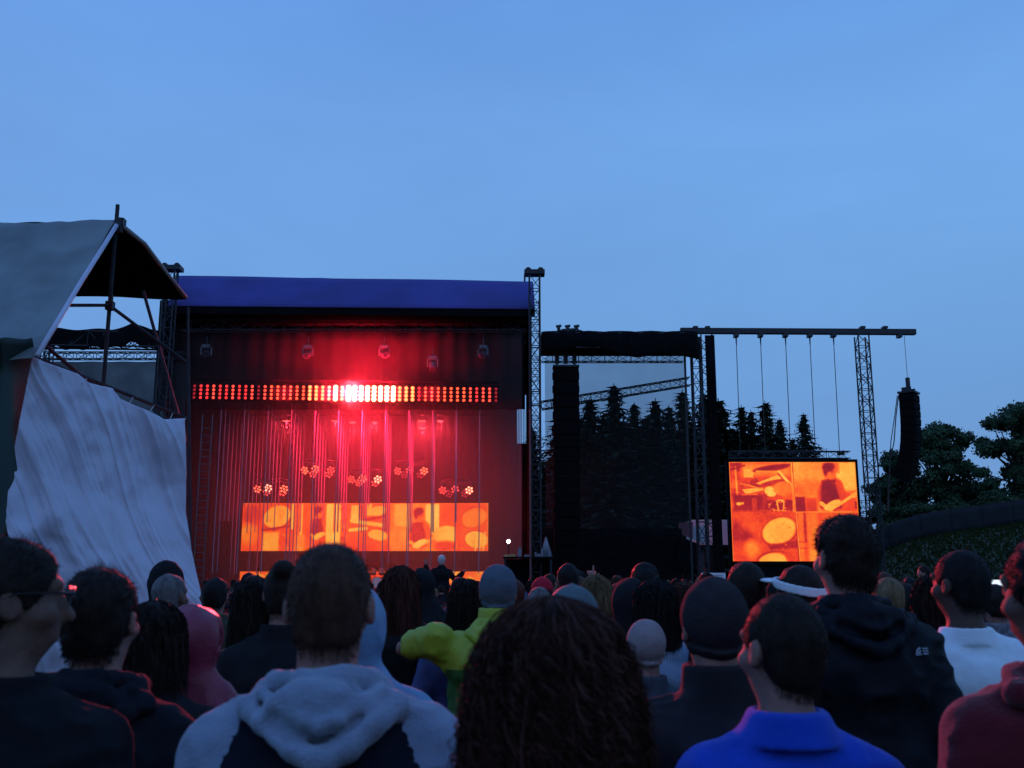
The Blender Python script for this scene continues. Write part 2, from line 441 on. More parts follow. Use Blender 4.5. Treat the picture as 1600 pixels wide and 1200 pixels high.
# lattice towers with caps
def tower(px, top, D, w, name_parent, ground=0.0, bay=.75, cap=True, rc=.045, rb=.024):
    p = W(px, top, D); m = MB(); m.truss((p.x, D, ground), (p.x, D, p.z), w, bay, rc, rb)
    t = m.build('lattice_tower', steel, name_parent)
    if cap:
        c = MB(); c.box((p.x, D, p.z + .14), (w * 2.0, w * 1.3, .22)); c.box((p.x - w * .95, D, p.z - .12), (.09, .09, .34))
        c.cone((p.x - w * .6, D - .2, p.z + .25), (p.x - w * .6, D + .2, p.z + .25), .16, .16, 10)
        c.cone((p.x + w * .6, D - .2, p.z + .25), (p.x + w * .6, D + .2, p.z + .25), .16, .16, 10)
        c.build('head_block', steel, t)
    return t
tower(835, 431, DS - .9, .52, stage); tower(268, 424, DS - .9, .52, stage)
tower(268, 424, DS + 10.5, .52, stage, cap=False); tower(836, 470, DS + 11.2, .52, stage, cap=False)
# roof trusses inside
zr = W(560, 520, DS + 4).z
for k in range(4):
    y = DS + .6 + 2.6 * k
    MB().truss((XL + .6, y, zf - .7), (XR - .5, y, zf - .7), .5, .8, .03, .018).build('roof_truss', steel, stage)
# dark ceiling liner, upper valance behind the lamp strip, side and back drapes
zc = zf - .15
MB().slab([(XL + .3, DS - .3, zc), (XR - .3, DS - .3, zc), (XR - .3, DS + 11.4, zc - .6), (XL + .3, DS + 11.4, zc - .6)], (0, 0, .05)).build('ceiling_liner', black_cloth, stage)
zv = W(560, 640, DS + 2.2).z
drape(XL + .7, XR - .6, DS + 2.2, DS + 2.2, zv, zc - .05, 'upper_valance', mat('dark_red_black_cloth', (0.010, 0.007, 0.008), .95, 0, .3, 2, .3, 10, spec=.1))
ZD = 1.45
yb = DS + 11.0
wash_m = mat('back_drape_cloth', (0.022, 0.013, 0.016), .95, 0, .3, 2, .3, 10, spec=.1)
xg0, xg1 = W(808, 650, yb).x, W(822, 650, yb).x; zg0, zg1 = W(815, 692, yb).z, W(815, 616, yb).z
drape(XL + .25, xg0, yb, yb, ZD, zc - .4, 'back_drape', wash_m)
drape(xg1, XR - .3, yb, yb, ZD, zc - .6, 'back_drape', wash_m)
drape(xg0 - .1, xg1 + .1, yb + .25, yb + .25, ZD, zg0, 'back_drape', wash_m, .03)
drape(xg0 - .1, xg1 + .1, yb + .25, yb + .25, zg1, zc - .6, 'back_drape', wash_m, .03)
m = MB()
for i in range(5): m.bar((xg0 + .05 + i * .11, yb + .6, zg0 - .4 - i * .1), (xg0 + .12 + i * .09, yb + .6, zg1 + .3), .022, 5)
m.build('cable_bundle', cable_m, stage)
drape(W(246, 520, DS + .3).x, XL + .8, DS + .3, DS + .3, W(260, 640, DS).z, zc + .75, 'side_drape')
drape(XL + .55, XL + .55, DS - .2, yb, ZD, zc - .1, 'side_drape')
drape(XR - .3, XR - .3, DS + 5.5, yb, ZD, zc - .1, 'side_drape')
# deck with skirt panels
MB().box(((XL + XR) / 2, DS + 5.4, 1.37), (XR - XL - .2, 11.6, .16)).build('deck', deck_m, stage)
nsk = 12
for i in range(nsk):
    xa = XL + .1 + (XR - XL - .2) * i / nsk; xb = XL + .1 + (XR - XL - .2) * (i + 1) / nsk
    drape(xa + .02, xb - .02, DS - .42, DS - .42, .03, 1.27, 'skirt', black_cloth, .03, 4)
# downstage pole at stage left
p = W(829, 890, DS - 1.6)
MB().cone((p.x, p.y, 0), (p.x, p.y, W(829, 640, DS - 1.6).z), .055, .055, 8).build('corner_pole', mat('red_brown_steel', (.16, .06, .06), .5, .2, .2, 4), stage)
# a few cleats on the left leg ladder
m = MB(); lx = W(318, 760, DS - .4).x
for s in (-.25, .25): m.bar((lx + s, DS - .4, .0), (lx + s, DS - .4, W(318, 650, DS).z), .03, 5)
for k in range(26): m.bar((lx - .25, DS - .4, .3 + k * .36), (lx + .25, DS - .4, .3 + k * .36), .02, 5)
m.build('ladder_truss', alu, stage)
p1 = W(362, 790, yb - 1.2)
MB().box((p1.x, p1.y, W(362, 738, yb - 1.2).z), (1.5, .06, W(362, 665, yb - 1.2).z - W(362, 815, yb - 1.2).z)).build('grey_side_panel', mat('grey_panel', (.10, .09, .12), .7, 0, .2, 1), stage)

# ================================================================ long strip of lamps across the stage
def led(name, col, s):
    return mat(name, (.05, .01, .01), .4, 0, 0, emit=col, estr=s)
L_DIM = led('lamp_dim_red', (1, .03, .05), .35); L_RED = led('lamp_red', (1, .035, .035), 1.6); L_RED2 = led('lamp_bright_red', (1, .06, .035), 2.2)
L_ORA = led('lamp_orange', (1, .075, .025), 2.6); L_YEL = led('lamp_yellow', (1, .12, .035), 6.5); L_HOT = led('lamp_white_hot', (1, .07, .035), 34)
def build_strip():
    A = W(303, 611.5, DS); B = W(775, 616.5, DS); n = 48
    e = empty('stage_lamp_strip', ((A + B) / 2), 'long strip of red lamp rows across the stage, white hot at its middle', 'light')
    d = (B - A) / (n - 1); h = W(560, 601, DS).z - W(560, 625, DS).z
    m = MB(); m.box((A + B) / 2 + Vector((0, .18, 0)), ((B - A).length + .3, .12, h + .02), None)
    m.truss(A + Vector((-.1, .45, h / 2 + .15)), B + Vector((.1, .45, h / 2 + .15)), .3, .6, .025, .014)
    m.build('housing', black_cloth, e)
    dim = {0: L_DIM, 10: L_DIM, 35: L_RED, 47: L_DIM, 2: L_RED, 44: L_RED}
    for i in range(n):
        c = A + d * i; q = i
        if q in dim: mt = dim[q]
        elif q < 9: mt = L_RED if q % 3 else L_RED2
        elif q < 12: mt = L_RED2
        elif q < 18: mt = L_ORA
        elif q < 22: mt = L_YEL
        elif q < 32: mt = L_HOT if q != 23 else L_YEL
        elif q < 35: mt = L_YEL
        elif q < 43: mt = L_ORA
        else: mt = L_RED2
        g = MB()
        for r in range(4):
            z = c.z + h * (r - 1.5) / 4.0
            g.disc((c.x, c.y + .07, z), (0, -1, -.1), .128 if mt is L_HOT else .092 if mt is L_YEL else .074, 10, .05)
        g.build('lamp_column', mt, e)
    # the narrow red beam of the middle lamps, towards the crowd
    ld = bpy.data.lights.new('strip_beam', 'SPOT'); ld.energy = 80000; ld.color = (1, .05, .075); ld.spot_size = R(100); ld.spot_blend = .8; ld.shadow_soft_size = .35
    lo = bpy.data.objects.new('strip_beam', ld); COL.objects.link(lo); lo.parent = e
    lo.location = Vector((.3, -.35, 0)); lo.rotation_euler = (-R(90) + R(9), 0, R(8))
    # added spots aimed back at cloth and smoke to make the strip's red halo
    for f_, en in ((.30, 700), (.45, 6000), (.545, 22000), (.64, 6000), (.78, 700)):
        ld = bpy.data.lights.new('strip_halo_spot', 'SPOT'); ld.spot_size = R(146); ld.spot_blend = .6; ld.energy = en; ld.color = (1, .012, .035); ld.shadow_soft_size = .3
        lo = bpy.data.objects.new('strip_halo_spot', ld); COL.objects.link(lo); lo.parent = e
        lo.location = A + (B - A) * f_ - e.location + Vector((0, -.5, 0)); lo.rotation_euler = (R(90), 0, 0)
build_strip()

# ================================================================ moving heads under the roof
head_m = mat('worn_grey_lamp_body', (.10, .10, .13), .4, .3, .2, 6)
lens_m = mat('dark_lens', (.02, .02, .03), .1, 0, 0)
def moving_head(px, py, D, yaw, tilt, label):
    p = W(px, py, D); e = empty('moving_head_lamp', p, label, 'stage lamp', 'moving heads hung above the lamp strip')
    m = MB(); m.box(p + Vector((0, 0, .36)), (.42, .34, .16)); m.cone(p + Vector((0, 0, .44)), p + Vector((0, 0, .9)), .025, .025, 6); m.build('base', head_m, e)
    rt = Matrix.Rotation(yaw, 3, 'Z'); m = MB()
    for s in (-1, 1): m.box(p + rt @ Vector((s * .26, 0, .1)), (.06, .14, .42), rt)
    m.box(p + rt @ Vector((0, 0, .27)), (.52, .14, .05), rt); m.build('yoke', head_m, e)
    d = rt @ Vector((0, -math.cos(tilt), -math.sin(tilt))); c = p + Vector((0, 0, -.02)); m = MB()
    m.cone(c - d * .26, c - d * .05, .13, .19, 12); m.cone(c - d * .05, c + d * .24, .19, .165, 12)
    h = m.build('head', head_m, e)
    MB().cone(c + d * .235, c + d * .25, .14, .13, 12).build('lens', lens_m, h)
for px, py, yw, tl, wd in ((322, 552, .3, .3, 'leftmost of the moving heads, above the left end of the strip'), (481, 553, -.2, .6, 'moving head second from the left above the strip'),
        (600, 553, .5, .4, 'moving head above the white hot middle of the strip'), (676, 570, 0., 1.1, 'low hung moving head fourth from the left'), (755, 553, -.4, .5, 'rightmost of the moving heads above the strip')):
    moving_head(px, py, DS + 1.0, yw, tl, 'grey ' + wd)

# ================================================================ small red bar lamps deep in the rig
for px, py, w, wd in ((447, 658, 13, 'leftmost of the bar lamps'), (524, 658, 10, 'second from the left'), (550, 660, 12, 'left one of the pair below the white lamps'),
                  (585, 660, 10, 'right one of the pair below the white lamps'), (659, 658, 12, 'upper one of the two stacked bars'), (660, 669, 11, 'lower one of the two stacked bars'), (688, 658, 9, 'rightmost of the bar lamps')):
    p = W(px, py, DS + 6); e = empty('bar_lamp', p, 'tiny red bar lamp, ' + wd, 'stage lamp', 'small red bar lamps')
    s = w / FPX * (DS + 6)
    MB().box(p + Vector((0, .06, .05)), (s + .06, .12, .06)).build('housing', steel, e)
    MB().box(p + Vector((0, -.02, 0)), (s, .05, .09)).build('lens', led('bar_lamp_red', (1, .06, .05), 2.2), e)
    ld = bpy.data.lights.new('bar_wash', 'SPOT'); ld.energy = 560; ld.color = (1, .035, .07); ld.spot_size = R(150); ld.spot_blend = 1; ld.shadow_soft_size = .12
    lo = bpy.data.objects.new('bar_wash', ld); COL.objects.link(lo); lo.parent = e; lo.location = (0, .1, -.15); lo.rotation_euler = (R(48), 0, R(180))
# ================================================================ round clusters of lamps
P_HOT = led('cluster_white_hot', (1, .20, .12), 5); P_YEL = led('cluster_yellow', (1, .11, .055), 3.2); P_ORA = led('cluster_orange', (1, .06, .05), 2.2); P_RED = led('cluster_red', (1, .07, .07), 1.6); P_DIM = led('cluster_dim_red', (1, .05, .08), .6)
def cluster(px, py, D, lv, label):
    c = W(px, py, D); e = empty('round_lamp_cluster', c, label, 'stage lamp', 'round lamp clusters over the stage')
    Rr = .86; ring = MB(); pts = [c + Vector((Rr * math.cos(t), Rr * math.sin(t), .55)) for t in np.linspace(0, 2 * math.pi, 25)]
    ring.path(pts, .035, 5); pts2 = [p + Vector((0, 0, -.14)) for p in pts]; ring.path(pts2, .02, 4)
    for i in range(0, 24, 2): ring.bar(pts[i], pts2[i], .015, 4)
    ring.build('ring_truss', alu, e)
    for t in (R(90), R(210), R(330)):
        q = c + Vector((Rr * math.cos(t), Rr * math.sin(t), .55)); MB().bar(q, (c.x, c.y, W(px, 648, D).z), .012, 4).build('hanging_wire', cable_m, e)
    for i, t in enumerate((200, 268, 338, 55, 125)):
        q = c + Vector((Rr * .9 * math.cos(R(t)), Rr * .9 * math.sin(R(t)), .04 if i < 3 else -.06))
        d = Vector((.25 * math.cos(R(t)), -1, -.35)).normalized(); x = d.cross(Vector((0, 0, 1))).normalized(); y = x.cross(d)
        m = MB(); m.cone(q - d * .22, q, .14, .25, 10); m.bar(q - d * .1, q + Vector((0, 0, .42)), .03, 5); pod = m.build('lamp_pod', steel, e)
        g = MB()
        for k in range(7):
            o_ = Vector((0, 0, 0)) if k == 6 else x * (.165 * math.cos(k * 1.047 + .3)) + y * (.165 * math.sin(k * 1.047 + .3))
            g.disc(q + o_ + d * .005, d, .062, 8, .02)
        g.build('lens_group', lv[i], pod)
cluster(425, 766, DS + 5, (P_YEL, P_HOT, P_YEL, P_ORA, P_RED), 'leftmost round lamp cluster, low over the left end of the long screen')
cluster(498, 737, DS + 5, (P_YEL, P_YEL, P_ORA, P_RED, P_ORA), 'cluster of orange lamps second from the left, hung high')
cluster(571, 751, DS + 5, (P_ORA, P_YEL, P_HOT, P_RED, P_ORA), 'middle one of the five round lamp clusters')
cluster(643, 738, DS + 5, (P_ORA, P_RED, P_YEL, P_DIM, P_DIM), 'cluster of orange lamps fourth from the left, hung high')
cluster(713, 768, DS + 5, (P_ORA, P_RED, P_HOT, P_DIM, P_DIM), 'cluster of lamps at far right, low over the right end of the long screen')

# ================================================================ hanging tubes
tube_m = mat('milky_tube', (.22, .22, .32), .35, 0, 0)
def build_tubes():
    rng = random.Random(5); zt_ = W(560, 646, DS + 1).z
    top = MB()
    meshes = {}
    x0 = W(345.5, 650, DS + 1).x; x1 = W(749.6, 650, DS + 1).x
    for c in range(12):
        nr = (6, 6, 5, 5, 5, 5, 5, 4, 4, 3, 2, 1)[c]
        for r in range(nr):
            y = DS + 1 + r * .8; x = x0 + (x1 - x0) * c / 11
            if r == 0: zb = W(560, 897, y).z
            else: zb = rng.choice([W(560, 897, y).z, W(560, 832, y).z, W(560, 815, y).z, W(560, 790, y).z, W(560, 895, y).z])
            L = round(zt_ - zb, 1); key = L
            if key not in meshes:
                m = MB(); m.cone((0, 0, -L), (0, 0, 0), .024, .024, 6); m.cone((0, 0, 0), (0, 0, .12), .045, .045, 6); m.cone((0, 0, .12), (0, 0, .5), .008, .008, 4)
                me = bpy.data.meshes.new('light_tube'); me.from_pydata([tuple(v) for v in m.v], [], m.f); me.materials.append(tube_m); meshes[key] = me
            o = link_mesh('light_tube', meshes[key]); o.location = (x, y, zt_)
            tag(o, 'pale hanging tube, %s in the %s column from the left' % (('front one', 'second from the front', 'third from the front', 'fourth from the front', 'fifth from the front', 'sixth from the front', 'seventh from the front')[r], ('first', 'second', 'third', 'fourth', 'fifth', 'sixth', 'seventh', 'eighth', 'ninth', 'tenth', 'eleventh', 'twelfth')[c]), 'light tube', 'hanging light tubes')
    for k in range(3): top.truss((x0 - .4, DS + 1 + k * 1.9, zt_ + .72), (x1 + .4, DS + 1 + k * 1.9, zt_ + .72), .35, .6, .022, .012)
    t = top.build('tube_truss', steel, None); tag(t, 'dark lattice trusses carrying the hanging tubes above the stage', 'truss')
build_tubes()

# ================================================================ painted video pictures (stored as colours on the screen meshes)
def ramp_col(v):
    xs = [0, .25, .45, .65, .85, 1.0]
    r = np.interp(v, xs, [.10, .45, .95, 1.0, 1.0, 1.0]); g = np.interp(v, xs, [.004, .010, .055, .17, .46, .66]); b = np.interp(v, xs, [.012, .012, .008, .010, .045, .12])
    return np.stack([r, g, b, np.ones_like(r)], -1)
class Pic:
    def __init__(s, x0, y0, x1, y1, nx, ny, base=.5):
        s.X, s.Y = np.meshgrid(np.linspace(x0, x1, nx), np.linspace(y0, y1, ny)); s.v = np.full_like(s.X, base); s.px = (x1 - x0) / nx
    def put(s, d, v, soft=None, a=1.0):
        k = np.clip(.5 - d / (soft or s.px * 1.6), 0, 1) * a; s.v = s.v * (1 - k) + v * k; return s
    def ell(s, cx, cy, rx, ry, v, ang=0, soft=None, a=1.0, ring=0):
        c, n = math.cos(R(ang)), math.sin(R(ang)); x = (s.X - cx) * c + (s.Y - cy) * n; y = -(s.X - cx) * n + (s.Y - cy) * c
        d = (np.sqrt((x / rx) ** 2 + (y / ry) ** 2) - 1) * min(rx, ry)
        if ring: d = np.abs(d) - ring
        return s.put(d, v, soft, a)
    def poly(s, pts, v, soft=None, a=1.0):
        d = np.full_like(s.X, 1e9); ins = np.zeros_like(s.X, dtype=bool); n = len(pts)
        for i in range(n):
            (ax, ay), (bx, by) = pts[i], pts[(i + 1) % n]; ex, ey = bx - ax, by - ay
            t = np.clip(((s.X - ax) * ex + (s.Y - ay) * ey) / (ex * ex + ey * ey + 1e-9), 0, 1)
            d = np.minimum(d, np.hypot(s.X - ax - t * ex, s.Y - ay - t * ey))
            cnd = ((ay > s.Y) != (by > s.Y)) & (s.X < ex * (s.Y - ay) / (ey + 1e-9) + ax); ins ^= cnd
        return s.put(np.where(ins, -d, d), v, soft, a)
    def line(s, ax, ay, bx, by, w, v, a=1.0, soft=None):
        ex, ey = bx - ax, by - ay; t = np.clip(((s.X - ax) * ex + (s.Y - ay) * ey) / (ex * ex + ey * ey + 1e-9), 0, 1)
        return s.put(np.hypot(s.X - ax - t * ex, s.Y - ay - t * ey) - w, v, soft, a)
    def rect(s, x0, y0, x1, y1, v, soft=None, a=1.0):
        return s.put(np.maximum(np.maximum(x0 - s.X, s.X - x1), np.maximum(y0 - s.Y, s.Y - y1)), v, soft, a)
    def dots(s, x0, y0, x1, y1, n, rmax, lo, hi, seed=1):
        g = random.Random(seed)
        for _ in range(n): s.ell(g.uniform(x0, x1), g.uniform(y0, y1), g.uniform(.3, 1) * rmax, g.uniform(.3, 1) * rmax, g.uniform(lo, hi), g.uniform(0, 90), a=.8)
        return s
    def mesh(s, TL, TR, BL, BR, name):
        ny, nx = s.X.shape; u = np.linspace(0, 1, nx)[None, :, None]; v = np.linspace(0, 1, ny)[:, None, None]
        TL, TR, BL, BR = [np.array(q) for q in (TL, TR, BL, BR)]
        V = ((TL * (1 - u) + TR * u) * (1 - v) + (BL * (1 - u) + BR * u) * v).reshape(-1, 3)
        idx = np.arange(nx * ny).reshape(ny, nx); F = np.stack([idx[:-1, :-1], idx[1:, :-1], idx[1:, 1:], idx[:-1, 1:]], -1).reshape(-1, 4)
        me = mesh_np(name, V, F, False)
        at = me.color_attributes.new('picture', 'FLOAT_COLOR', 'POINT')
        n = np.random.RandomState(2).normal(0, .03, s.v.shape)
        for fr, am in ((24., .08), (9., .07), (4.0, .06)):
            g_ = np.random.RandomState(int(fr)).rand(int(ny / fr) + 3, int(nx / fr) + 3); yy, xx = np.mgrid[0:ny, 0:nx] / fr; i0, j0 = yy.astype(int), xx.astype(int); fy, fx = yy - i0, xx - j0
            n = n + am * ((g_[i0, j0] * (1 - fx) + g_[i0, j0 + 1] * fx) * (1 - fy) + (g_[i0 + 1, j0] * (1 - fx) + g_[i0 + 1, j0 + 1] * fx) * fy - .5)
        n = n - .06
        at.data.foreach_set('color', ramp_col(np.clip(s.v + n, 0, 1)).astype(np.float32).ravel())
        return me

def guitarist(P, x, y, k, jacket=.22):
    """a player bent over a guitar, seen from the front; x, y = chin, k = scale in picture units"""
    P.ell(x, y + 2.2 * k, 1.55 * k, 2.1 * k, jacket + .22, 12, k * .35)
    P.poly([(x - 1.0 * k, y + .5 * k), (x + .6 * k, y + .3 * k), (x + 1.1 * k, y + 3.6 * k), (x - 1.3 * k, y + 3.6 * k)], jacket, k * .3)
    P.line(x + .9 * k, y + .8 * k, x + 1.55 * k, y + 2.8 * k, .38 * k, jacket + .25, 1, k * .3)
    P.ell(x + .12 * k, y - .45 * k, .62 * k, .85 * k, .62, -8, k * .2); P.ell(x - .12 * k, y - 1.05 * k, .72 * k, .55 * k, .20, -12, k * .25)
    P.ell(x - .5 * k, y - .6 * k, .25 * k, .6 * k, .22, 0, k * .2); P.ell(x + .3 * k, y - .5 * k, .2 * k, .1 * k, .40, 0, k * .1)
    P.line(x - 1.2 * k, y + 3.1 * k, x - .1 * k, y + 3.9 * k, .24 * k, .80)
    P.ell(x + .1 * k, y + 3.3 * k, 1.1 * k, .45 * k, .93, -28, k * .12); P.line(x + .6 * k, y + 3.4 * k, x + 3.3 * k, y + 1.7 * k, .17 * k, .84)
    P.ell(x + 2.6 * k, y + 2.2 * k, .36 * k, .3 * k, .8)

# ---- right hand screen, in the units of a 1600 x 1120 enlargement
P = Pic(200, 172, 1270, 990, 268, 206, .52)
P.rect(200, 172, 735, 600, .45); P.dots(205, 180, 730, 590, 60, 46, .28, .62, 3)
P.rect(300, 180, 720, 290, .70, 40); P.rect(320, 230, 400, 300, .85)
P.ell(560, 222, 165, 26, .27, -8); P.line(410, 250, 720, 190, 5, .2); P.line(250, 172, 262, 560, 7, .80)
P.ell(250, 190, 60, 20, .3); P.line(205, 240, 330, 200, 8, .3); P.line(430, 250, 640, 255, 9, .75)
P.poly([(420, 350), (600, 280), (650, 300), (640, 335), (480, 370)], .86); P.ell(560, 345, 110, 20, .35, -12)
P.line(620, 255, 735, 385, 12, .92); P.line(610, 265, 715, 395, 5, .35)
P.poly([(300, 400), (470, 385), (490, 405), (330, 440)], .88); P.line(290, 350, 480, 400, 6, .75); P.line(300, 445, 420, 440, 6, .9)
P.ell(540, 418, 52, 42, .9, 20); P.ell(650, 395, 85, 60, .68, 0, 15); P.ell(535, 418, 20, 38, .97, 10)
P.rect(225, 445, 500, 580, .27, 30); P.rect(380, 470, 420, 580, .40); P.rect(470, 450, 490, 585, .36); P.ell(270, 520, 24, 14, .85); P.ell(300, 515, 12, 10, .8)
P.rect(500, 490, 735, 585, .25, 20); P.ell(620, 498, 38, 14, .9); P.line(590, 500, 600, 580, 6, .85); P.line(650, 500, 640, 575, 6, .8); P.line(590, 575, 690, 578, 5, .75); P.dots(520, 480, 735, 580, 22, 12, .25, .85, 5)
P.rect(200, 588, 745, 990, .50, 12); P.ell(290, 760, 110, 120, .34, 20, 70); P.ell(400, 720, 120, 50, .56, 30, 60); P.dots(380, 590, 700, 650, 16, 40, .40, .52, 8)
P.ell(600, 745, 165, 118, .32, -22); P.ell(598, 742, 155, 108, .62, -22); P.ell(596, 742, 142, 98, .86, -22); P.ell(685, 715, 14, 7, .74, -20)
P.poly([(500, 860), (700, 830), (750, 800), (750, 880), (520, 900)], .30, 20); P.dots(500, 850, 740, 890, 14, 10, .25, .7, 9)
P.rect(215, 830, 420, 990, .50, 40); P.ell(360, 890, 58, 70, .76, 0, 50); P.ell(540, 985, 150, 80, .36, -8); P.ell(540, 990, 138, 72, .58, -8); P.ell(530, 992, 118, 66, .88, -8); P.ell(700, 940, 60, 50, .5, 0, 30)
P.rect(722, 172, 1270, 588, .78, 8); P.rect(745, 330, 990, 470, .66, 60); P.rect(1100, 172, 1270, 400, .88, 30); P.rect(990, 172, 1130, 260, .62, 25)
P.rect(745, 462, 830, 588, .26, 10); P.rect(830, 470, 930, 588, .46, 25); P.rect(1105, 420, 1270, 588, .50, 40); P.rect(745, 380, 830, 430, .62, 12)
guitarist(P, 1050, 290, 73, .20)
P.rect(1245, 500, 1262, 560, .25)
P.rect(748, 588, 1270, 990, .52, 6); P.rect(760, 590, 800, 990, .66, 20); P.rect(830, 590, 920, 990, .68, 30); P.rect(806, 590, 826, 830, .34, 10); P.rect(960, 600, 1200, 760, .56, 60); P.rect(845, 900, 905, 990, .78, 20); P.rect(748, 830, 830, 836, .32); P.rect(748, 880, 830, 886, .36)
P.line(735, 172, 748, 990, 5, .34); P.line(728, 172, 760, 990, 2.5, .9); P.line(745, 588, 1270, 588, 3, .84)
for (a0, b0, c0, d0) in ((200, 172, 1270, 172), (200, 172, 200, 990), (1270, 172, 1270, 990)): P.line(a0, b0, c0, d0, 5, .74)
DG = 55.0
def build_screen():
    A = W(1139, 722, DG); B = W(1336, 722, DG); zb = W(1240, 877, DG).z
    e = empty('video_screen', ((A.x + B.x) / 2, DG, 0), 'large orange video screen showing a drum kit and a guitarist', 'screen')
    me = P.mesh((A.x, DG, A.z), (B.x, DG, A.z), (A.x, DG, zb), (B.x, DG, zb), 'display')
    me.transform(Matrix.Translation(-e.location)); link_mesh('display', me, color_emit('screen_picture', 1.0), e)
    f = MB(); t = .12
    f.box(((A.x + B.x) / 2, DG + .22, A.z + .08), (B.x - A.x + .3, .36, .16)); f.box(((A.x + B.x) / 2, DG + .22, zb - .08), (B.x - A.x + .3, .36, .16))
    f.box((A.x - .08, DG + .22, (A.z + zb) / 2), (.14, .36, A.z - zb)); f.box((B.x + .08, DG + .22, (A.z + zb) / 2), (.14, .36, A.z - zb))
    f.box(((A.x + B.x) / 2, DG + .3, (A.z + zb) / 2), (B.x - A.x, .3, A.z - zb)); f.build('frame', black_box, e)
    f = MB(); f.truss((A.x + .1, DG + .25, A.z + .42), (B.x - .2, DG + .25, A.z + .42), .38, .6, .028, .016); f.build('top_truss', steel, e)
    f = MB(); f.box(((A.x + B.x) / 2, DG + .35, zb - .75), (B.x - A.x + .2, .3, 1.1)); f.build('lower_apron', black_cloth, e)
    for x in (A.x + .5, B.x - .5): MB().truss((x, DG + .7, 0), (x, DG + .7, zb - .2), .4, .6, .03, .018).build('support_leg', steel, e)
build_screen()

# ---- long screen on the stage, in the units of a 1600 x 390 enlargement
P = Pic(35, 42, 1530, 330, 400, 78, .52)
P.rect(35, 42, 340, 330, .50, 10); P.ell(90, 110, 70, 60, .40, 0, 40); P.ell(250, 130, 92, 70, .36, -25); P.ell(246, 124, 86, 64, .82, -25); P.ell(80, 230, 60, 60, .72, 0, 40); P.rect(165, 215, 265, 330, .84, 16); P.line(160, 205, 330, 180, 6, .30); P.rect(265, 230, 340, 330, .50, 20); P.dots(270, 230, 340, 320, 12, 12, .4, .75, 3)
P.rect(330, 42, 348, 200, .86); P.rect(384, 42, 404, 330, .88); P.rect(348, 42, 384, 330, .58); P.rect(404, 42, 545, 330, .56, 12); guitarist(P, 498, 120, 36, .30)
P.rect(360, 235, 420, 330, .74, 20); P.rect(545, 42, 635, 330, .92, 6); 
for x in (590, 612): P.rect(x, 42, x + 8, 215, .45)
P.rect(635, 42, 935, 330, .55, 6); P.dots(640, 60, 700, 320, 18, 16, .35, .75, 5); P.rect(695, 55, 740, 150, .9, 6); P.ell(860, 90, 50, 30, .86, -10); P.line(720, 160, 900, 120, 8, .35); P.line(700, 150, 880, 175, 12, .88); P.line(690, 205, 790, 195, 10, .9); P.ell(860, 235, 60, 32, .86, 10); P.ell(740, 300, 90, 60, .50, 0, 30); P.dots(800, 250, 960, 325, 26, 10, .4, .85, 7); P.rect(790, 42, 822, 120, .86)
P.rect(935, 42, 1232, 330, .72, 6); P.rect(960, 42, 1040, 180, .84, 16); P.rect(1150, 42, 1232, 230, .95, 10); guitarist(P, 1112, 140, 44, .32)
P.rect(1232, 42, 1530, 330, .54, 4); P.ell(1280, 235, 84, 56, .88, 0); P.ell(1280, 300, 70, 30, .46, 0, 20); P.ell(1445, 130, 86, 62, .36, -20); P.ell(1445, 130, 80, 57, .70, -20); P.ell(1460, 260, 78, 54, .36, 10); P.ell(1460, 262, 72, 50, .84, 10); P.rect(1330, 42, 1372, 330, .50, 10); P.dots(1250, 295, 1400, 328, 20, 9, .3, .85, 9)
for a0 in (1452, 1478, 1500): P.line(a0, 330, a0 + 12, 220, 4, .92)
P.line(35, 45, 1530, 45, 3, .62); P.line(1528, 42, 1528, 330, 3, .75)
DB = DS + 8.0
def build_band():
    A = W(380, 786, DB); B = W(763, 786, DB); zb = W(560, 861, DB).z
    e = empty('long_stage_screen', ((A.x + B.x) / 2, DB, 1.45), 'long low orange video screen behind the hanging tubes on stage', 'screen')
    me = P.mesh((A.x, DB, A.z), (B.x, DB, A.z), (A.x, DB, zb), (B.x, DB, zb), 'display'); me.transform(Matrix.Translation(-e.location))
    link_mesh('display', me, color_emit('band_picture', 1.15), e)
    f = MB(); f.box(((A.x + B.x) / 2, DB + .2, (A.z + zb) / 2), (B.x - A.x + .1, .3, A.z - zb + .1)); f.build('frame', black_box, e)
    for k in range(6):
        x = A.x + .3 + (B.x - A.x - .6) * k / 5; MB().bar((x, DB + .5, 1.45), (x, DB + .5, A.z), .05, 5).build('support_post', steel, e)
    # second low screen near the deck, its own thing
    Q = Pic(0, 0, 400, 34, 200, 20, .62); Q.dots(0, 0, 400, 34, 90, 14, .45, .9, 4); Q.rect(190, 0, 280, 34, .5, 20)
    y = DB - .6; a = W(375, 893, y); b = W(757, 893, y); zb2 = 1.62
    e2 = empty('low_stage_screen', ((a.x + b.x) / 2, y, 1.45), 'lower strip of orange video screen just above the crowd heads', 'screen')
    me = Q.mesh((a.x, y, a.z), (b.x, y, a.z), (a.x, y, zb2), (b.x, y, zb2), 'display'); me.transform(Matrix.Translation(-e2.location))
    link_mesh('display', me, color_emit('low_picture', 1.1), e2)
    f = MB(); f.box(((a.x + b.x) / 2, y + .2, (a.z + zb2) / 2 - .08), (b.x - a.x + .1, .3, a.z - zb2 + .22)); f.build('frame', black_box, e2)
build_band()

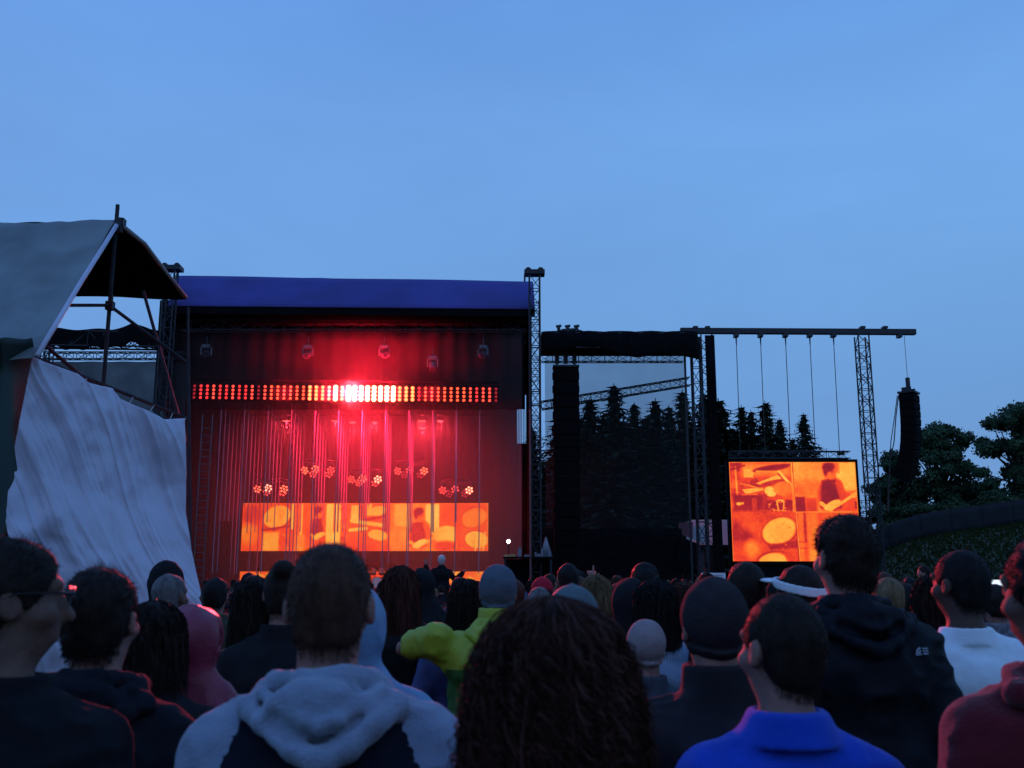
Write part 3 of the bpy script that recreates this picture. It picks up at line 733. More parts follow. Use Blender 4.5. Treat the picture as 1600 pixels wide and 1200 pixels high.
# ================================================================ stage smoke lit by the lamps
def build_smoke():
    m = MB(); x0, x1 = XL + .9, XR - .75; y0, y1 = DS - .9, yb - .25; z0, z1 = 1.50, zc - 1.0
    m.box(((x0 + x1) / 2, (y0 + y1) / 2, (z0 + z1) / 2), (x1 - x0, y1 - y0, z1 - z0))
    mt = bpy.data.materials.new('thin_smoke'); mt.use_nodes = True; t = mt.node_tree; t.nodes.clear()
    v = t.nodes.new('ShaderNodeVolumePrincipled'); v.inputs['Color'].default_value = (.9, .85, .85, 1); v.inputs['Density'].default_value = .038; v.inputs['Anisotropy'].default_value = .35
    o_ = t.nodes.new('ShaderNodeOutputMaterial'); t.links.new(v.outputs[0], o_.inputs['Volume'])
    o = m.build('stage_smoke', mt); tag(o, 'thin red lit smoke hanging inside the stage', 'smoke', kind='stuff')
build_smoke()

# ================================================================ right wing: roofed bay with scrim, speaker column and tower
scrim_m = bpy.data.materials.new('grey_scrim'); scrim_m.use_nodes = True
def make_scrim(m, col, cover):
    t = m.node_tree; t.nodes.clear()
    d = t.nodes.new('ShaderNodeBsdfDiffuse'); d.inputs[0].default_value = (*col, 1); tr = t.nodes.new('ShaderNodeBsdfTransparent')
    n = t.nodes.new('ShaderNodeTexNoise'); n.inputs['Scale'].default_value = .6; c = t.nodes.new('ShaderNodeTexCoord'); t.links.new(c.outputs['Object'], n.inputs['Vector'])
    r = t.nodes.new('ShaderNodeMapRange'); r.inputs['To Min'].default_value = cover - .08; r.inputs['To Max'].default_value = cover + .08; t.links.new(n.outputs['Fac'], r.inputs[0])
    x = t.nodes.new('ShaderNodeMixShader'); t.links.new(r.outputs[0], x.inputs[0]); t.links.new(tr.outputs[0], x.inputs[1]); t.links.new(d.outputs[0], x.inputs[2])
    o = t.nodes.new('ShaderNodeOutputMaterial'); t.links.new(x.outputs[0], o.inputs[0])
make_scrim(scrim_m, (.035, .035, .035), .48)
wing = empty('speaker_wing', (W(970, 540, DS).x, DS, 0), 'dark roofed side bay with grey scrim right of the stage', 'stage wing')
A = W(846, 534, DS); B = W(1088, 534, DS)
MB().truss((A.x, DS, A.z), (B.x, DS, B.z), .75, .8, .05, .028).build('front_beam', steel, wing)
def cov(u, v):
    x = A.x + (B.x - A.x) * u; z = A.z + .42 + .04 * abs(math.sin(u * 15.7)) - .95 * v - (.14 * math.sin(u * 6.3 * 2 + 1) + .38 * sm(.3, .75, u)) * v
    return (x, DS - .42 - .10 * math.sin(v * 3.1) - .05 * math.sin(u * 47), z)
solid(MB().grid(cov, 60, 6).build('beam_cover', black_cloth, wing, True), .02)
def covt(u, v): return (A.x + (B.x - A.x) * u, DS - .42 + 4.5 * v, A.z + .42 + .04 * abs(math.sin(u * 15.7)) - .25 * v)
solid(MB().grid(covt, 40, 4).build('roof_cover', black_cloth, wing, True), .02)
MB().truss((A.x, DS + 4, W(900, 560, DS + 4).z), (B.x, DS + 4, W(900, 560, DS + 4).z), .4, .7, .03, .018).build('rear_beam', steel, wing)
ysc = DS + 4.4
def scr(u, v):
    x = W(852, 700, ysc).x + (W(1076, 700, ysc).x - W(852, 700, ysc).x) * u; zt_ = W(960, 553, ysc).z
    return (x, ysc + .05 * math.sin(u * 20) * v, zt_ - .25 * (abs(2 * u - 1) ** 14) + (1.2 - zt_) * v)
MB().grid(scr, 50, 14).build('scrim', scrim_m, wing, True)
MB().truss(W(846, 634, ysc + 2.5), W(1078, 596, ysc + 2.5), .45, .6, .035, .02).build('raking_truss', steel, wing)
t = tower(1086, 528, DS + .2, .44, wing, cap=False, bay=.8)
MB().box((W(1086, 700, DS + .2).x - .36, DS + .2, W(1086, 540, DS).z / 2), (.10, .10, W(1086, 540, DS).z)).build('guide_pole', steel, wing)
drape(W(848, 720, DS + 3.6).x, W(1062, 720, DS + 3.6).x, DS + 3.6, DS + 3.6, .1, W(960, 826, DS + 3.6).z, 'low_drape', black_cloth, .06, 2, wing)
MB().slab([tuple(W(1062, 838, DS + 3.4)), tuple(W(1092, 850, DS + 3.4)), tuple(W(1092, 890, DS + 3.4)), tuple(W(1055, 890, DS + 3.4))], (0, .05, 0)).build('low_drape', black_cloth, wing)
for k, px in enumerate((873, 887, 901)):
    q = W(px, 519, DS); MB().box(q + Vector((0, 0, .12)), (.16, .3, .34)).cone(q + Vector((-.14, 0, .3)), q + Vector((.14, 0, .34)), .07, .07, 6).build('hoist_motor', steel, wing)
MB().path([W(862, 525, DS), W(880, 517, DS), W(898, 516, DS), W(915, 522, DS)], .12, 6).build('cable_loop', cable_m, wing)
# main speaker column
def line_array(name, px, top, bot, D, wpx, label, curve, n, hoist_top, yaw=0.0):
    a = W(px, top, D); zb = W(px, bot, D).z; w = wpx / FPX * D; e = empty(name, a, label, 'speakers'); h = (a.z - zb) / n
    y = D; z = a.z; ang = 0
    fr = MB(); fr.box((a.x, D, a.z + .1), (w * 1.04, .9, .10)); fr.box((a.x - w * .35, D, a.z + .25), (.08, .5, .25)); fr.box((a.x + w * .35, D, a.z + .25), (.08, .5, .25)); fr.build('flying_frame', steel, e)
    for i in range(n):
        ang = curve * (i / (n - 1)) ** 2
        rt = Matrix.Rotation(ang, 3, 'X'); c = Vector((a.x, y, z - h / 2)); m = MB()
        m.box(c, (w, .78, h * .94), rt); m.box(c + rt @ Vector((-w / 2 - .02, .1, 0)), (.05, .3, h * .5), rt); m.box(c + rt @ Vector((w / 2 + .02, .1, 0)), (.05, .3, h * .5), rt)
        cab = m.build('speaker_cabinet', black_box, e)
        g = MB(); g.box(c + rt @ Vector((0, -.40, 0)), (w * .92, .03, h * .80), rt); g.build('grille', mat('black_grille', (.005, .005, .006), .9, 0, .2, 30, spec=.1), cab)
        z -= h * math.cos(ang); y += h * math.sin(ang)
    m = MB()
    for dx in hoist_top[1]:
        t_ = W(px + dx, hoist_top[0], D); m.cone((a.x + dx / FPX * D, D, a.z + .38), (a.x + dx / FPX * D, D, t_.z), .015, .015, 4); m.cone((a.x + dx / FPX * D, D, a.z + .3), (a.x + dx / FPX * D, D, a.z + .95), .12, .12, 8)
    m.build('chain_hoist', steel, e)
    e.rotation_euler.z = yaw
    return e
line_array('speaker_column', 884, 577, 872, DS + .6, 40, 'tall black speaker column hanging in the bay right of the stage', R(16), 14, (545, (-14, 0, 14)))
line_array('speaker_column', 1420, 617, 752, DG - 1, 31, 'curved black speaker column hanging in the open from the gantry end', R(30), 11, (523, (0,)), R(52))
# dark cable beside the side column
m = MB(); q = W(1404, 618, DG - 1)
m.path([W(1404, 618, DG - 1), W(1400, 650, DG - 1), W(1397, 690, DG - 1), W(1391, 720, DG - 1), W(1388, 800, DG - 1)], .03, 5)
m.path([W(1402, 618, DG - .9), W(1398, 650, DG - .9), W(1392, 690, DG - .9), W(1386, 800, DG - .9)], .025, 5)
c = m.build('speaker_cable', cable_m); tag(c, 'black cables hanging left of the side speaker column', 'cable')

# ================================================================ gantry carrying the right hand screen
gan = empty('screen_gantry', (W(1245, 518, DG).x, DG, 0), 'tall steel gantry with a long top beam over the video screen', 'gantry')
a, b = W(1063, 517, DG), W(1430, 519, DG)
MB().box((a + b) / 2, ((b - a).length, .34, .30), Matrix.Rotation(-math.atan2(a.z - b.z, (b - a).length) * -1, 3, 'Y')).build('top_beam', steel, gan)
tw = tower(1346, 525, DG, .60, gan, cap=False, bay=.62)
tw = tower(1102, 524, DG, .62, gan, cap=False, bay=.7)
zt_ = W(1102, 524, DG).z; x_ = W(1102, 524, DG).x
drape(x_ - .12, x_ + .40, DG - .45, DG - .45, .2, zt_ - .1, 'tower_cladding', black_cloth, .02, 2, gan); drape(x_ + .40, x_ + .40, DG - .45, DG + .4, .2, zt_ - .1, 'tower_cladding', black_cloth, .02, 2, gan)
for px in (1086, 1105, 1347, 1382): MB().box(W(px, 513, DG) + Vector((0, 0, .03)), (.26, .42, .12)).build('beam_clamp', steel, gan)
ztop = W(1240, 712, DG).z
for px in (1150, 1188, 1227, 1265, 1302):
    q = W(px, 524, DG); m = MB(); m.box(q, (.24, .44, .22)); m.cone(q, q - Vector((0, 0, .55)), .05, .03, 6); m.build('beam_trolley', steel, gan)
    MB().cone(q - Vector((0, 0, .5)), (q.x, q.y + .2, ztop), .022, .022, 5).build('hoist_chain', cable_m, gan)
    MB().cone((q.x - .1, q.y + .2, ztop + .15), (q.x + .25, q.y + .2, ztop + .2), .13, .13, 8).build('chain_motor', steel, gan)
MB().box(W(1405, 525, DG), (.22, .4, .2)).build('beam_trolley', steel, gan)
# a pale trailer behind, seen through gaps
tr = empty('white_trailer', (W(1110, 830, DG + 6).x, DG + 7.2, 0), 'pale site trailer behind the black towers, seen through gaps beside the screen', 'trailer')
a, b = W(1086, 812, DG + 6), W(1146, 846, DG + 6)
wt_ = mat('white_paint', (.80, .82, .85), .5, 0, .05, 2)
MB().box(((a.x + b.x) / 2, DG + 7.2, (a.z + b.z) / 2 - .1), (b.x - a.x + .3, 2.4, a.z - b.z + .2)).build('body', wt_, tr)
MB().box(((a.x + b.x) / 2, DG + 7.2, b.z - .28), (b.x - a.x + 1, 2.0, .15)).build('chassis', steel, tr)
for s in (-1, 1):
    for k in (-.3, .3): MB().cone(((a.x + b.x) / 2 + s * .9 + k, DG + 6.0, .45), ((a.x + b.x) / 2 + s * .9 + k, DG + 8.4, .45), .45, .45, 14).build('wheel', black_box, tr)
MB().box(((a.x + b.x) / 2, DG + 7.2, (.45 + b.z - .28) / 2), (1.2, 1.8, b.z - .75)).build('undercarriage', steel, tr)

gt = MB().slab([tuple(W(1060, 817, DG + 5.5)), tuple(W(1083, 815, DG + 5.5)), tuple(W(1083, 842, DG + 5.5)), tuple(W(1062, 834, DG + 5.5))], (0, .04, 0)).build('tarp_scrap', mat('dull_white_tarp', (.17, .19, .23), .7, 0, .1, 2))
tag(gt, 'small dull white scrap of tarp hanging left of the lattice tower foot', 'tarp')

# ================================================================ drum kit on the deck
def drum_kit():
    y = DS + 3.0; zd = 1.45; c = W(590, 900, y); e = empty('drum_kit', (c.x, y, zd), 'orange lit drum kit low on the stage behind the crowd', 'drum kit')
    shell = mat('drum_shell', (.45, .16, .05), .35, 0, .15, 4); skin_ = mat('drum_skin', (.75, .70, .62), .5, 0, .05, 6); brass = mat('cymbal_brass', (.75, .45, .14), .3, .8, .2, 9)
    d = MB().cone((c.x, y - .25, zd + .30), (c.x, y + .25, zd + .30), .29, .29, 20).build('bass_drum', shell, e); MB().cone((c.x, y - .265, zd + .30), (c.x, y - .25, zd + .30), .27, .27, 20).build('drum_head', skin_, d)
    for dx, r_, z in ((-.22, .15, .72), (.20, .16, .72), (.58, .21, .42), (-.55, .18, .55)):
        t_ = MB().cone((c.x + dx, y - .04, zd + z), (c.x + dx, y + .06, zd + z + .24), r_, r_, 16).build('tom_drum', shell, e); MB().cone((c.x + dx, y + .06, zd + z + .242), (c.x + dx, y + .062, zd + z + .25), r_ * .95, r_ * .95, 16).build('drum_head', skin_, t_)
        MB().bar((c.x + dx, y + .05, zd), (c.x + dx, y + .05, zd + z + .05), .015, 5).build('stand', steel, e)
    for dx, r_, z in ((-.62, .24, 1.08), (.66, .27, 1.16), (-.15, .22, 1.22)):
        MB().bar((c.x + dx, y + .2, zd), (c.x + dx, y + .2, zd + z), .012, 5).build('stand', steel, e); MB().cone((c.x + dx, y + .17, zd + z), (c.x + dx, y + .19, zd + z + .05), r_, .03, 18).build('cymbal', brass, e)
drum_kit()

# ================================================================ left wing behind the tent
lw = empty('speaker_wing', (W(160, 540, DS).x, DS, 0), 'dark roofed side bay left of the stage behind the tarp tent', 'stage wing')
A, B = W(70, 530, DS), W(262, 533, DS)
MB().truss(A, B, .75, .8, .05, .028).build('front_beam', steel, lw)
def cov2(u, v):
    p = A + (B - A) * u
    return (p.x, DS - .42 - .06 * math.sin(v * 3 + u * 9), p.z + .46 + .06 * math.sin(u * 17) + .35 * max(0, 1 - abs(u - .72) / .16) - (1.0 + .08 * math.sin(u * 40)) * v)
solid(MB().grid(cov2, 60, 6).build('beam_cover', black_cloth, lw, True), .02)
MB().truss(W(70, 556, DS), W(290, 556, DS), .35, .5, .03, .018).build('lower_beam', steel, lw)
ls = bpy.data.materials.new('dark_scrim'); ls.use_nodes = True; make_scrim(ls, (.035, .033, .036), .93)
def scr2(u, v):
    p = W(55 + 240 * u, 565, DS + .1); return (p.x, DS + .1 + .05 * math.sin(u * 30), p.z + (.8 - p.z) * v)
MB().grid(scr2, 40, 8).build('scrim', ls, lw, True)
MB().truss((W(70, 530, DS).x, DS + .4, 0), (W(70, 530, DS).x, DS + .4, A.z), .45, .8, .04, .02).build('lattice_tower', steel, lw)

# ================================================================ odds and ends at the side of the stage
q = W(794.5, 846, DS - 1.2)
e = empty('work_light', (q.x, q.y, 0), 'small bright white work light on a stand right of the stage screens', 'lamp')
MB().cone((q.x, q.y, 0), (q.x, q.y, q.z - .12), .025, .025, 6).cone((q.x, q.y, q.z - .16), (q.x, q.y, q.z - .11), .04, .05, 8).build('stand', steel, e)
g = MB()
for i in range(8):
    t0, t1 = math.pi * i / 8 - math.pi / 2, math.pi * (i + 1) / 8 - math.pi / 2
    g.cone((q.x, q.y, q.z + .10 * math.sin(t0)), (q.x, q.y, q.z + .10 * math.sin(t1)), max(.002, .085 * math.cos(t0)), max(.002, .085 * math.cos(t1)), 12, False)
g.build('bulb', led('work_light_white', (1, .97, .95), 9), e, True)
fl = empty('equipment_table', (W(822, 880, DS - 1.4).x, DS - 1.4, 0), 'cluttered equipment rack with pale gear beside the stage corner pole', 'equipment')
x0 = W(786, 880, DS - 1.4).x; x1 = W(864, 880, DS - 1.4).x; zt_ = W(820, 870, DS - 1.4).z
MB().box(((x0 + x1) / 2, DS - 1.2, zt_ - .04), (x1 - x0, .9, .08)).build('table_top', black_box, fl)
for s in (x0 + .1, x1 - .1): MB().box((s, DS - 1.2, (zt_ - .08) / 2), (.1, .7, zt_ - .08)).build('leg', steel, fl)
MB().box(((x0 + x1) / 2, DS - .86, (zt_ - .1) / 2), (x1 - x0 - .3, .04, zt_ - .1)).build('back_panel', black_cloth, fl)
pale = mat('pale_plastic', (.20, .21, .25), .5, 0, .3, 3); warm = mat('brass_bits', (.45, .30, .12), .4, .3, .3, 8)
rg = random.Random(9)
for px, w_, h_, mt in ((812, .16, .42, pale), (824, .30, .10, pale), (837, .10, .22, pale), (841, .22, .14, pale), (847, .10, .36, pale), (858, .12, .26, pale), (793, .35, .10, warm), (802, .2, .14, warm)):
    x = W(px, 870, DS - 1.4).x; m = MB(); m.box((x, DS - 1.35, zt_ + h_ / 2), (w_, .2, h_)); m.box((x + w_ * .2, DS - 1.45, zt_ + h_ * .3), (w_ * .5, .06, h_ * .4)); m.build('gear_case', mt, fl)
q = W(853, 839, DS - 1.1); s_ = MB()
s_.cone((q.x, q.y, zt_), (q.x, q.y, q.z), .34, .03, 8); s_.build('cone_cover', pale, fl, True)
# white notice board over the heads
nb = empty('notice_board', (W(1116, 903, 24).x, 24, 0), 'small white board on a post standing above the crowd left of the bald man', 'sign')
a, b = W(1096, 895, 24), W(1134, 914, 24)
MB().box(((a.x + b.x) / 2, 24, (a.z + b.z) / 2), (b.x - a.x, .04, a.z - b.z)).build('board', mat('matt_white_board', (.75, .77, .82), .6, 0, .04, 3), nb)
for k in range(4): MB().box(((a.x + b.x) / 2 + .02, 23.976, a.z - .06 - k * .055), ((b.x - a.x) * .7, .006, .012)).build('grey_rule', mat('grey_ink', (.30, .30, .36), .7, 0, 0), nb)
MB().cone(((a.x + b.x) / 2, 24.04, 0), ((a.x + b.x) / 2, 24.04, a.z - .05), .03, .03, 6).build('post', steel, nb)
# ================================================================ tarp tent on scaffold at the left
def vnoise2(seed):
    g = np.random.RandomState(seed).rand(64, 64)
    def f(x, y):
        xi, yi = math.floor(x), math.floor(y); fx, fy = x - xi, y - yi; fx = fx * fx * (3 - 2 * fx); fy = fy * fy * (3 - 2 * fy)
        a, b, c, d = g[xi % 64, yi % 64], g[(xi + 1) % 64, yi % 64], g[xi % 64, (yi + 1) % 64], g[(xi + 1) % 64, (yi + 1) % 64]
        return (a + (b - a) * fx) * (1 - fy) + (c + (d - c) * fx) * fy
    return f
N1, N2 = vnoise2(1), vnoise2(2)
def poly_at(pts, t):
    """point on a polyline of (t, point) knots"""
    for i in range(len(pts) - 1):
        if t <= pts[i + 1][0]:
            k = (t - pts[i][0]) / (pts[i + 1][0] - pts[i][0]); return pts[i][1].lerp(pts[i + 1][1], k)
    return pts[-1][1].copy()
tent = empty('tarp_tent', (W(180, 700, 14.5).x, 14.5, 0), 'scaffold tent with grey tarp roof and white wrinkled side tarp at left', 'tent')
def tarp_mat(name, base, rough, var):
    return mat(name, base, rough, 0, var, 1.1, .25, 26, spec=.5)
white_t = tarp_mat('white_tarp', (.60, .57, .68), .22, .09); grey_t = tarp_mat('grey_tarp', (.20, .225, .215), .6, .28); green_t = tarp_mat('green_tarp', (.012, .035, .028), .6, .3)
def coons(top, bot, lef, rig):
    c00, c10, c01, c11 = poly_at(top, 0), poly_at(top, 1), poly_at(bot, 0), poly_at(bot, 1)
    def fn(u, v):
        a = poly_at(top, u) * (1 - v) + poly_at(bot, u) * v; b = poly_at(lef, v) * (1 - u) + poly_at(rig, v) * u
        c = c00 * (1 - u) * (1 - v) + c10 * u * (1 - v) + c01 * (1 - u) * v + c11 * u * v
        return a + b - c
    return fn
DL, DR = 12.4, 14.2
D_ = lambda u: DL + (DR - DL) * u
top = [(0, W(50, 558, D_(0))), (.10, W(72, 566, D_(.1))), (.30, W(122, 584, D_(.3))), (.36, W(140, 598, D_(.36))), (.52, W(176, 605, D_(.52))), (.58, W(188, 622, D_(.58))), (.78, W(232, 643, D_(.78))), (.88, W(256, 656, D_(.88))), (1, W(289, 653, D_(1)))]
bot = [(0, W(-12, 1128, DL)), (1, W(352, 1098, DR))]
lef = [(0, top[0][1]), (.12, W(40, 610, DL)), (.35, W(16, 730, DL)), (.52, W(8, 815, DL - .1)), (.62, W(18, 860, DL)), (1, bot[0][1])]
rig = [(0, top[-1][1]), (.2, W(292, 745, DR)), (.32, W(292, 800, DR)), (.45, W(301, 860, DR)), (.62, W(318, 935, DR)), (1, bot[1][1])]
cf = coons(top, bot, lef, rig); nrm = Vector((.45, -.9, 0)).normalized()
def side(u, v):
    p = cf(u, v)
    # long folds running from the upper left down to the lower right
    wob = .9 * (N2(u * 2.3 + 11, v * 2.3 + 2) - .5); s = (u * 3.4 - v * 2.9 + wob); t = u * 1.1 + v * 1.2
    r1 = abs(2 * N1(s * 1.5 + 9, t * .35 + 3) - 1); r2 = abs(2 * N2(s * 2.7 + 5, t * .75 + 8) - 1)
    r3 = abs(2 * N1(s * 8.5 + 2, t * 1.3 + 1) - 1)
    w = .045 * (1 - r1) ** 4 + .030 * (1 - r2) ** 5 + .012 * (1 - r3) ** 4 + .14 * (N1(u * 2.6 + 3, v * 2.2 + 7) - .5)
    w += .05 * (N1(u * 9 + 20, v * 11 + 4) - .5) * (1 if u < .55 else .5) + .022 * (N2(u * 22, v * 26) - .5)
    # swag hanging from the upper right corner, broad crumples at the lower left
    dx, dy = 1 - u, v - .02
    w += .16 * math.exp(-(((u - .86) / .12) ** 2)) * math.sin(min(1, max(0, v / .42)) * math.pi * 2.2 + (1 - u) * 5) * math.exp(-v * 3.2)
    w += .06 * math.sin(v * 34 + u * 7 + 5 * N1(u * 4, v * 4)) * sm(.30, .62, v) * sm(.75, .1, u) * (.4 + .6 * N2(u * 6, v * 7))
    return p + nrm * (w - .1)
solid(MB().grid(side, 150, 170).build('side_tarp', white_t, tent, True), .006)
# roof: near slope, seen from outside
PK = W(186, 345, 14.6)
topr = [(0, W(-90, 346, 15.3)), (.6, W(60, 348, 14.9)), (1, W(180, 343, 14.6))]; botr = [(0, W(-130, 568, 12.0)), (.7, W(0, 566, 12.1)), (1, W(58, 557, 12.25))]
lefr = [(0, topr[0][1]), (1, botr[0][1])]; rigr = [(0, topr[-1][1]), (.45, W(127, 440, 13.55)), (1, botr[-1][1])]
cr_ = coons(topr, botr, lefr, rigr)
def roofn(u, v):
    p = cr_(u, v); s = (1 - u) * 9; w = .05 * math.sin(s * 2.4 + 3 * N1(s * .7, v * 2)) * (1 - v) * min(1, v * 7) + min(1, v * 6) * .09 * (N2(u * 5, v * 4) - .5) + .03 * (N1(u * 17, v * 9) - .5)
    return p + Vector((.25, -.75, .6)) * w - Vector((0, -.1, .35)) * (.22 * math.sin(v * math.pi) * (.3 + .4 * (1 - u)))
solid(MB().grid(roofn, 70, 50).build('roof_tarp', grey_t, tent, True), .006)
# far slope, seen from below; underside shade put into its near-black colour
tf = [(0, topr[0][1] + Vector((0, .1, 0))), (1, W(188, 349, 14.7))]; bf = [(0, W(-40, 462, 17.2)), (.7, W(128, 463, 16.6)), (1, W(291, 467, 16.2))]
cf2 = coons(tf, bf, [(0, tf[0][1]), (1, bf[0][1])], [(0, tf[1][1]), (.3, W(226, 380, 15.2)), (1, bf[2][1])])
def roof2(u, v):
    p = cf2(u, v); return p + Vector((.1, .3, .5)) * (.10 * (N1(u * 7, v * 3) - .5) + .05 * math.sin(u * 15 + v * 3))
solid(MB().grid(roof2, 50, 30).build('roof_tarp', mat('canvas_underside_shade', (.004, .005, .006), .95, 0, .2, 2, .2, 20, spec=.05), tent, True), .008)
# folded white edge bands
edge = [W(182, 352, 14.5), W(160, 388, 14.1), W(127, 440, 13.5), W(95, 494, 12.9), W(58, 556, 12.2)]
MB().path(edge, .035, 6).build('edge_hem', white_t, tent, True)
MB().path([W(190, 352, 14.6), W(226, 381, 15.1), W(258, 424, 15.7), W(291, 466, 16.15)], .035, 6).build('edge_hem', grey_t, tent, True)
# dark green tarp at the left edge
tg = [(0, W(-140, 540, 11.6)), (.6, W(0, 529, 11.8)), (1, W(52, 529, 12.3))]; bgp = [(0, W(-140, 1150, 11.4)), (1, W(70, 1120, 12.9))]
cg = coons(tg, bgp, [(0, tg[0][1]), (1, bgp[0][1])], [(0, tg[2][1]), (.08, W(60, 575, 12.8)), (.3, W(62, 710, 12.9)), (.5, W(64, 800, 12.9)), (1, bgp[1][1])])
def grn(u, v): return cg(u, v) + Vector((0, -1, 0)) * (.12 * (N1(u * 5, v * 4) - .5) + .04 * math.sin(u * 20 + v * 6))
solid(MB().grid(grn, 40, 50).build('side_tarp', green_t, tent, True), .006)['label'] = 'dark green tarp at the left edge of the tent'
# scaffold poles
pole_m = mat('scaffold_tube', (.03, .032, .038), .7, .2, .3, 8, spec=.2)
def pole(a, b, r=.026): return MB().cone(a, b, r, r, 8).build('scaffold_pole', pole_m, tent)
zz = W(182, 318, 14.6)
pole((zz.x, 14.65, 0), (zz.x, 14.65, zz.z), .03)
pole(W(224, 455, 15.4), W(290, 690, 15.0)); pole(W(110, 477, 14.0), W(172, 477, 14.6)); pole(W(168, 475, 14.58), W(290, 566, 15.6))
pole(W(66, 536, 13.4), W(190, 640, 14.7)); pole(W(50, 556, 13.0), W(292, 654, 14.6), .024); pole(W(294, 560, 15.7), W(300, 1090, 14.4), .026)
pole(W(294, 480, 16.1), W(294, 562, 15.7), .02)
pole((W(20, 600, 13).x, 13, 0), W(46, 540, 13))
q = W(172, 478, 14.62)
MB().box(q, (.11, .11, .13)).box(q + Vector((.02, -.04, .08)), (.05, .06, .16)).build('scaffold_coupler', steel, tent)
MB().box(W(188, 348, 14.62), (.14, .12, .12)).box(W(186, 352, 14.6), (.10, .1, .22)).build('scaffold_coupler', steel, tent) 

for u_ in (.05, .2, .33, .5, .63, .77, .9, .99):
    p_ = Vector(side(u_, .01)); a_, b_ = W(50, 556, 13.0), W(292, 654, 14.6); q_ = a_.lerp(b_, u_)
    MB().path([p_ + Vector((0, -.03, -.04)), p_.lerp(q_, .5) + Vector((0, 0, -.02)), q_], .008, 4).build('tie_rope', mat('pale_rope', (.35, .34, .32), .9, 0, .2, 20), tent)
# ================================================================ people: signed distance figures turned into meshes
_OFF = [(i, j, k) for i in (0, 1) for j in (0, 1) for k in (0, 1)]
_EDG = [((0, 0, 0), (1, 0, 0)), ((0, 1, 0), (1, 1, 0)), ((0, 0, 1), (1, 0, 1)), ((0, 1, 1), (1, 1, 1)),
        ((0, 0, 0), (0, 1, 0)), ((1, 0, 0), (1, 1, 0)), ((0, 0, 1), (0, 1, 1)), ((1, 0, 1), (1, 1, 1)),
        ((0, 0, 0), (0, 0, 1)), ((1, 0, 0), (1, 0, 1)), ((0, 1, 0), (0, 1, 1)), ((1, 1, 0), (1, 1, 1))]
def surface_nets(F, xs, ys, zs):
    S = F < 0; nx, ny, nz = F.shape
    cnt = np.zeros((nx - 1, ny - 1, nz - 1), dtype=np.int8)
    for i, j, k in _OFF: cnt += S[i:nx - 1 + i, j:ny - 1 + j, k:nz - 1 + k]
    I = np.argwhere((cnt > 0) & (cnt < 8))
    vid = np.full(cnt.shape, -1, dtype=np.int32); vid[I[:, 0], I[:, 1], I[:, 2]] = np.arange(len(I))
    acc = np.zeros((len(I), 3)); n = np.zeros(len(I))
    C = (xs, ys, zs)
    for a, b in _EDG:
        A = I + a; B = I + b; fa = F[A[:, 0], A[:, 1], A[:, 2]]; fb = F[B[:, 0], B[:, 1], B[:, 2]]
        m = (fa < 0) != (fb < 0); t = np.where(m, fa / np.where(m, fa - fb, 1), 0)
        for d in range(3):
            pa = C[d][A[:, d]]; pb = C[d][B[:, d]]; acc[:, d] += np.where(m, pa + (pb - pa) * t, 0)
        n += m
    V = acc / n[:, None]; Q = []
    def add(mask, sgn, c0, c1, c2, c3):
        q = np.stack([vid[c0], vid[c1], vid[c2], vid[c3]], -1)[mask]
        s = sgn[mask]; q[s] = q[s][:, ::-1]; Q.append(q)
    s_ = slice
    e = S[:-1, 1:-1, 1:-1] != S[1:, 1:-1, 1:-1]
    add(e, S[1:, 1:-1, 1:-1], (s_(None), s_(0, -1), s_(0, -1)), (s_(None), s_(1, None), s_(0, -1)), (s_(None), s_(1, None), s_(1, None)), (s_(None), s_(0, -1), s_(1, None)))
    e = S[1:-1, :-1, 1:-1] != S[1:-1, 1:, 1:-1]
    add(e, S[1:-1, 1:, 1:-1], (s_(0, -1), s_(None), s_(0, -1)), (s_(0, -1), s_(None), s_(1, None)), (s_(1, None), s_(None), s_(1, None)), (s_(1, None), s_(None), s_(0, -1)))
    e = S[1:-1, 1:-1, :-1] != S[1:-1, 1:-1, 1:]
    add(e, S[1:-1, 1:-1, 1:], (s_(0, -1), s_(0, -1), s_(None)), (s_(1, None), s_(0, -1), s_(None)), (s_(1, None), s_(1, None), s_(None)), (s_(0, -1), s_(1, None), s_(None)))
    return V, np.concatenate(Q)

_LAT = np.random.RandomState(4).rand(32, 32, 32).astype(np.float32)
def noise3(P):
    i = np.floor(P).astype(int); f = P - i; f = f * f * (3 - 2 * f); i0 = i % 32; i1 = (i + 1) % 32
    def g(a, b, c): return _LAT[a[:, 0], b[:, 1], c[:, 2]]
    x0 = g(i0, i0, i0) * (1 - f[:, 0]) + g(i1, i0, i0) * f[:, 0]; x1 = g(i0, i1, i0) * (1 - f[:, 0]) + g(i1, i1, i0) * f[:, 0]
    x2 = g(i0, i0, i1) * (1 - f[:, 0]) + g(i1, i0, i1) * f[:, 0]; x3 = g(i0, i1, i1) * (1 - f[:, 0]) + g(i1, i1, i1) * f[:, 0]
    return (x0 * (1 - f[:, 1]) + x1 * f[:, 1]) * (1 - f[:, 2]) + (x2 * (1 - f[:, 1]) + x3 * f[:, 1]) * f[:, 2] - .5

def axis(lo, hi, coarse, fine):
    out = [lo]
    while out[-1] < hi:
        st = coarse
        for a, b, s in fine:
            if a <= out[-1] < b: st = min(st, s)
        out.append(out[-1] + st)
    return np.array(out)

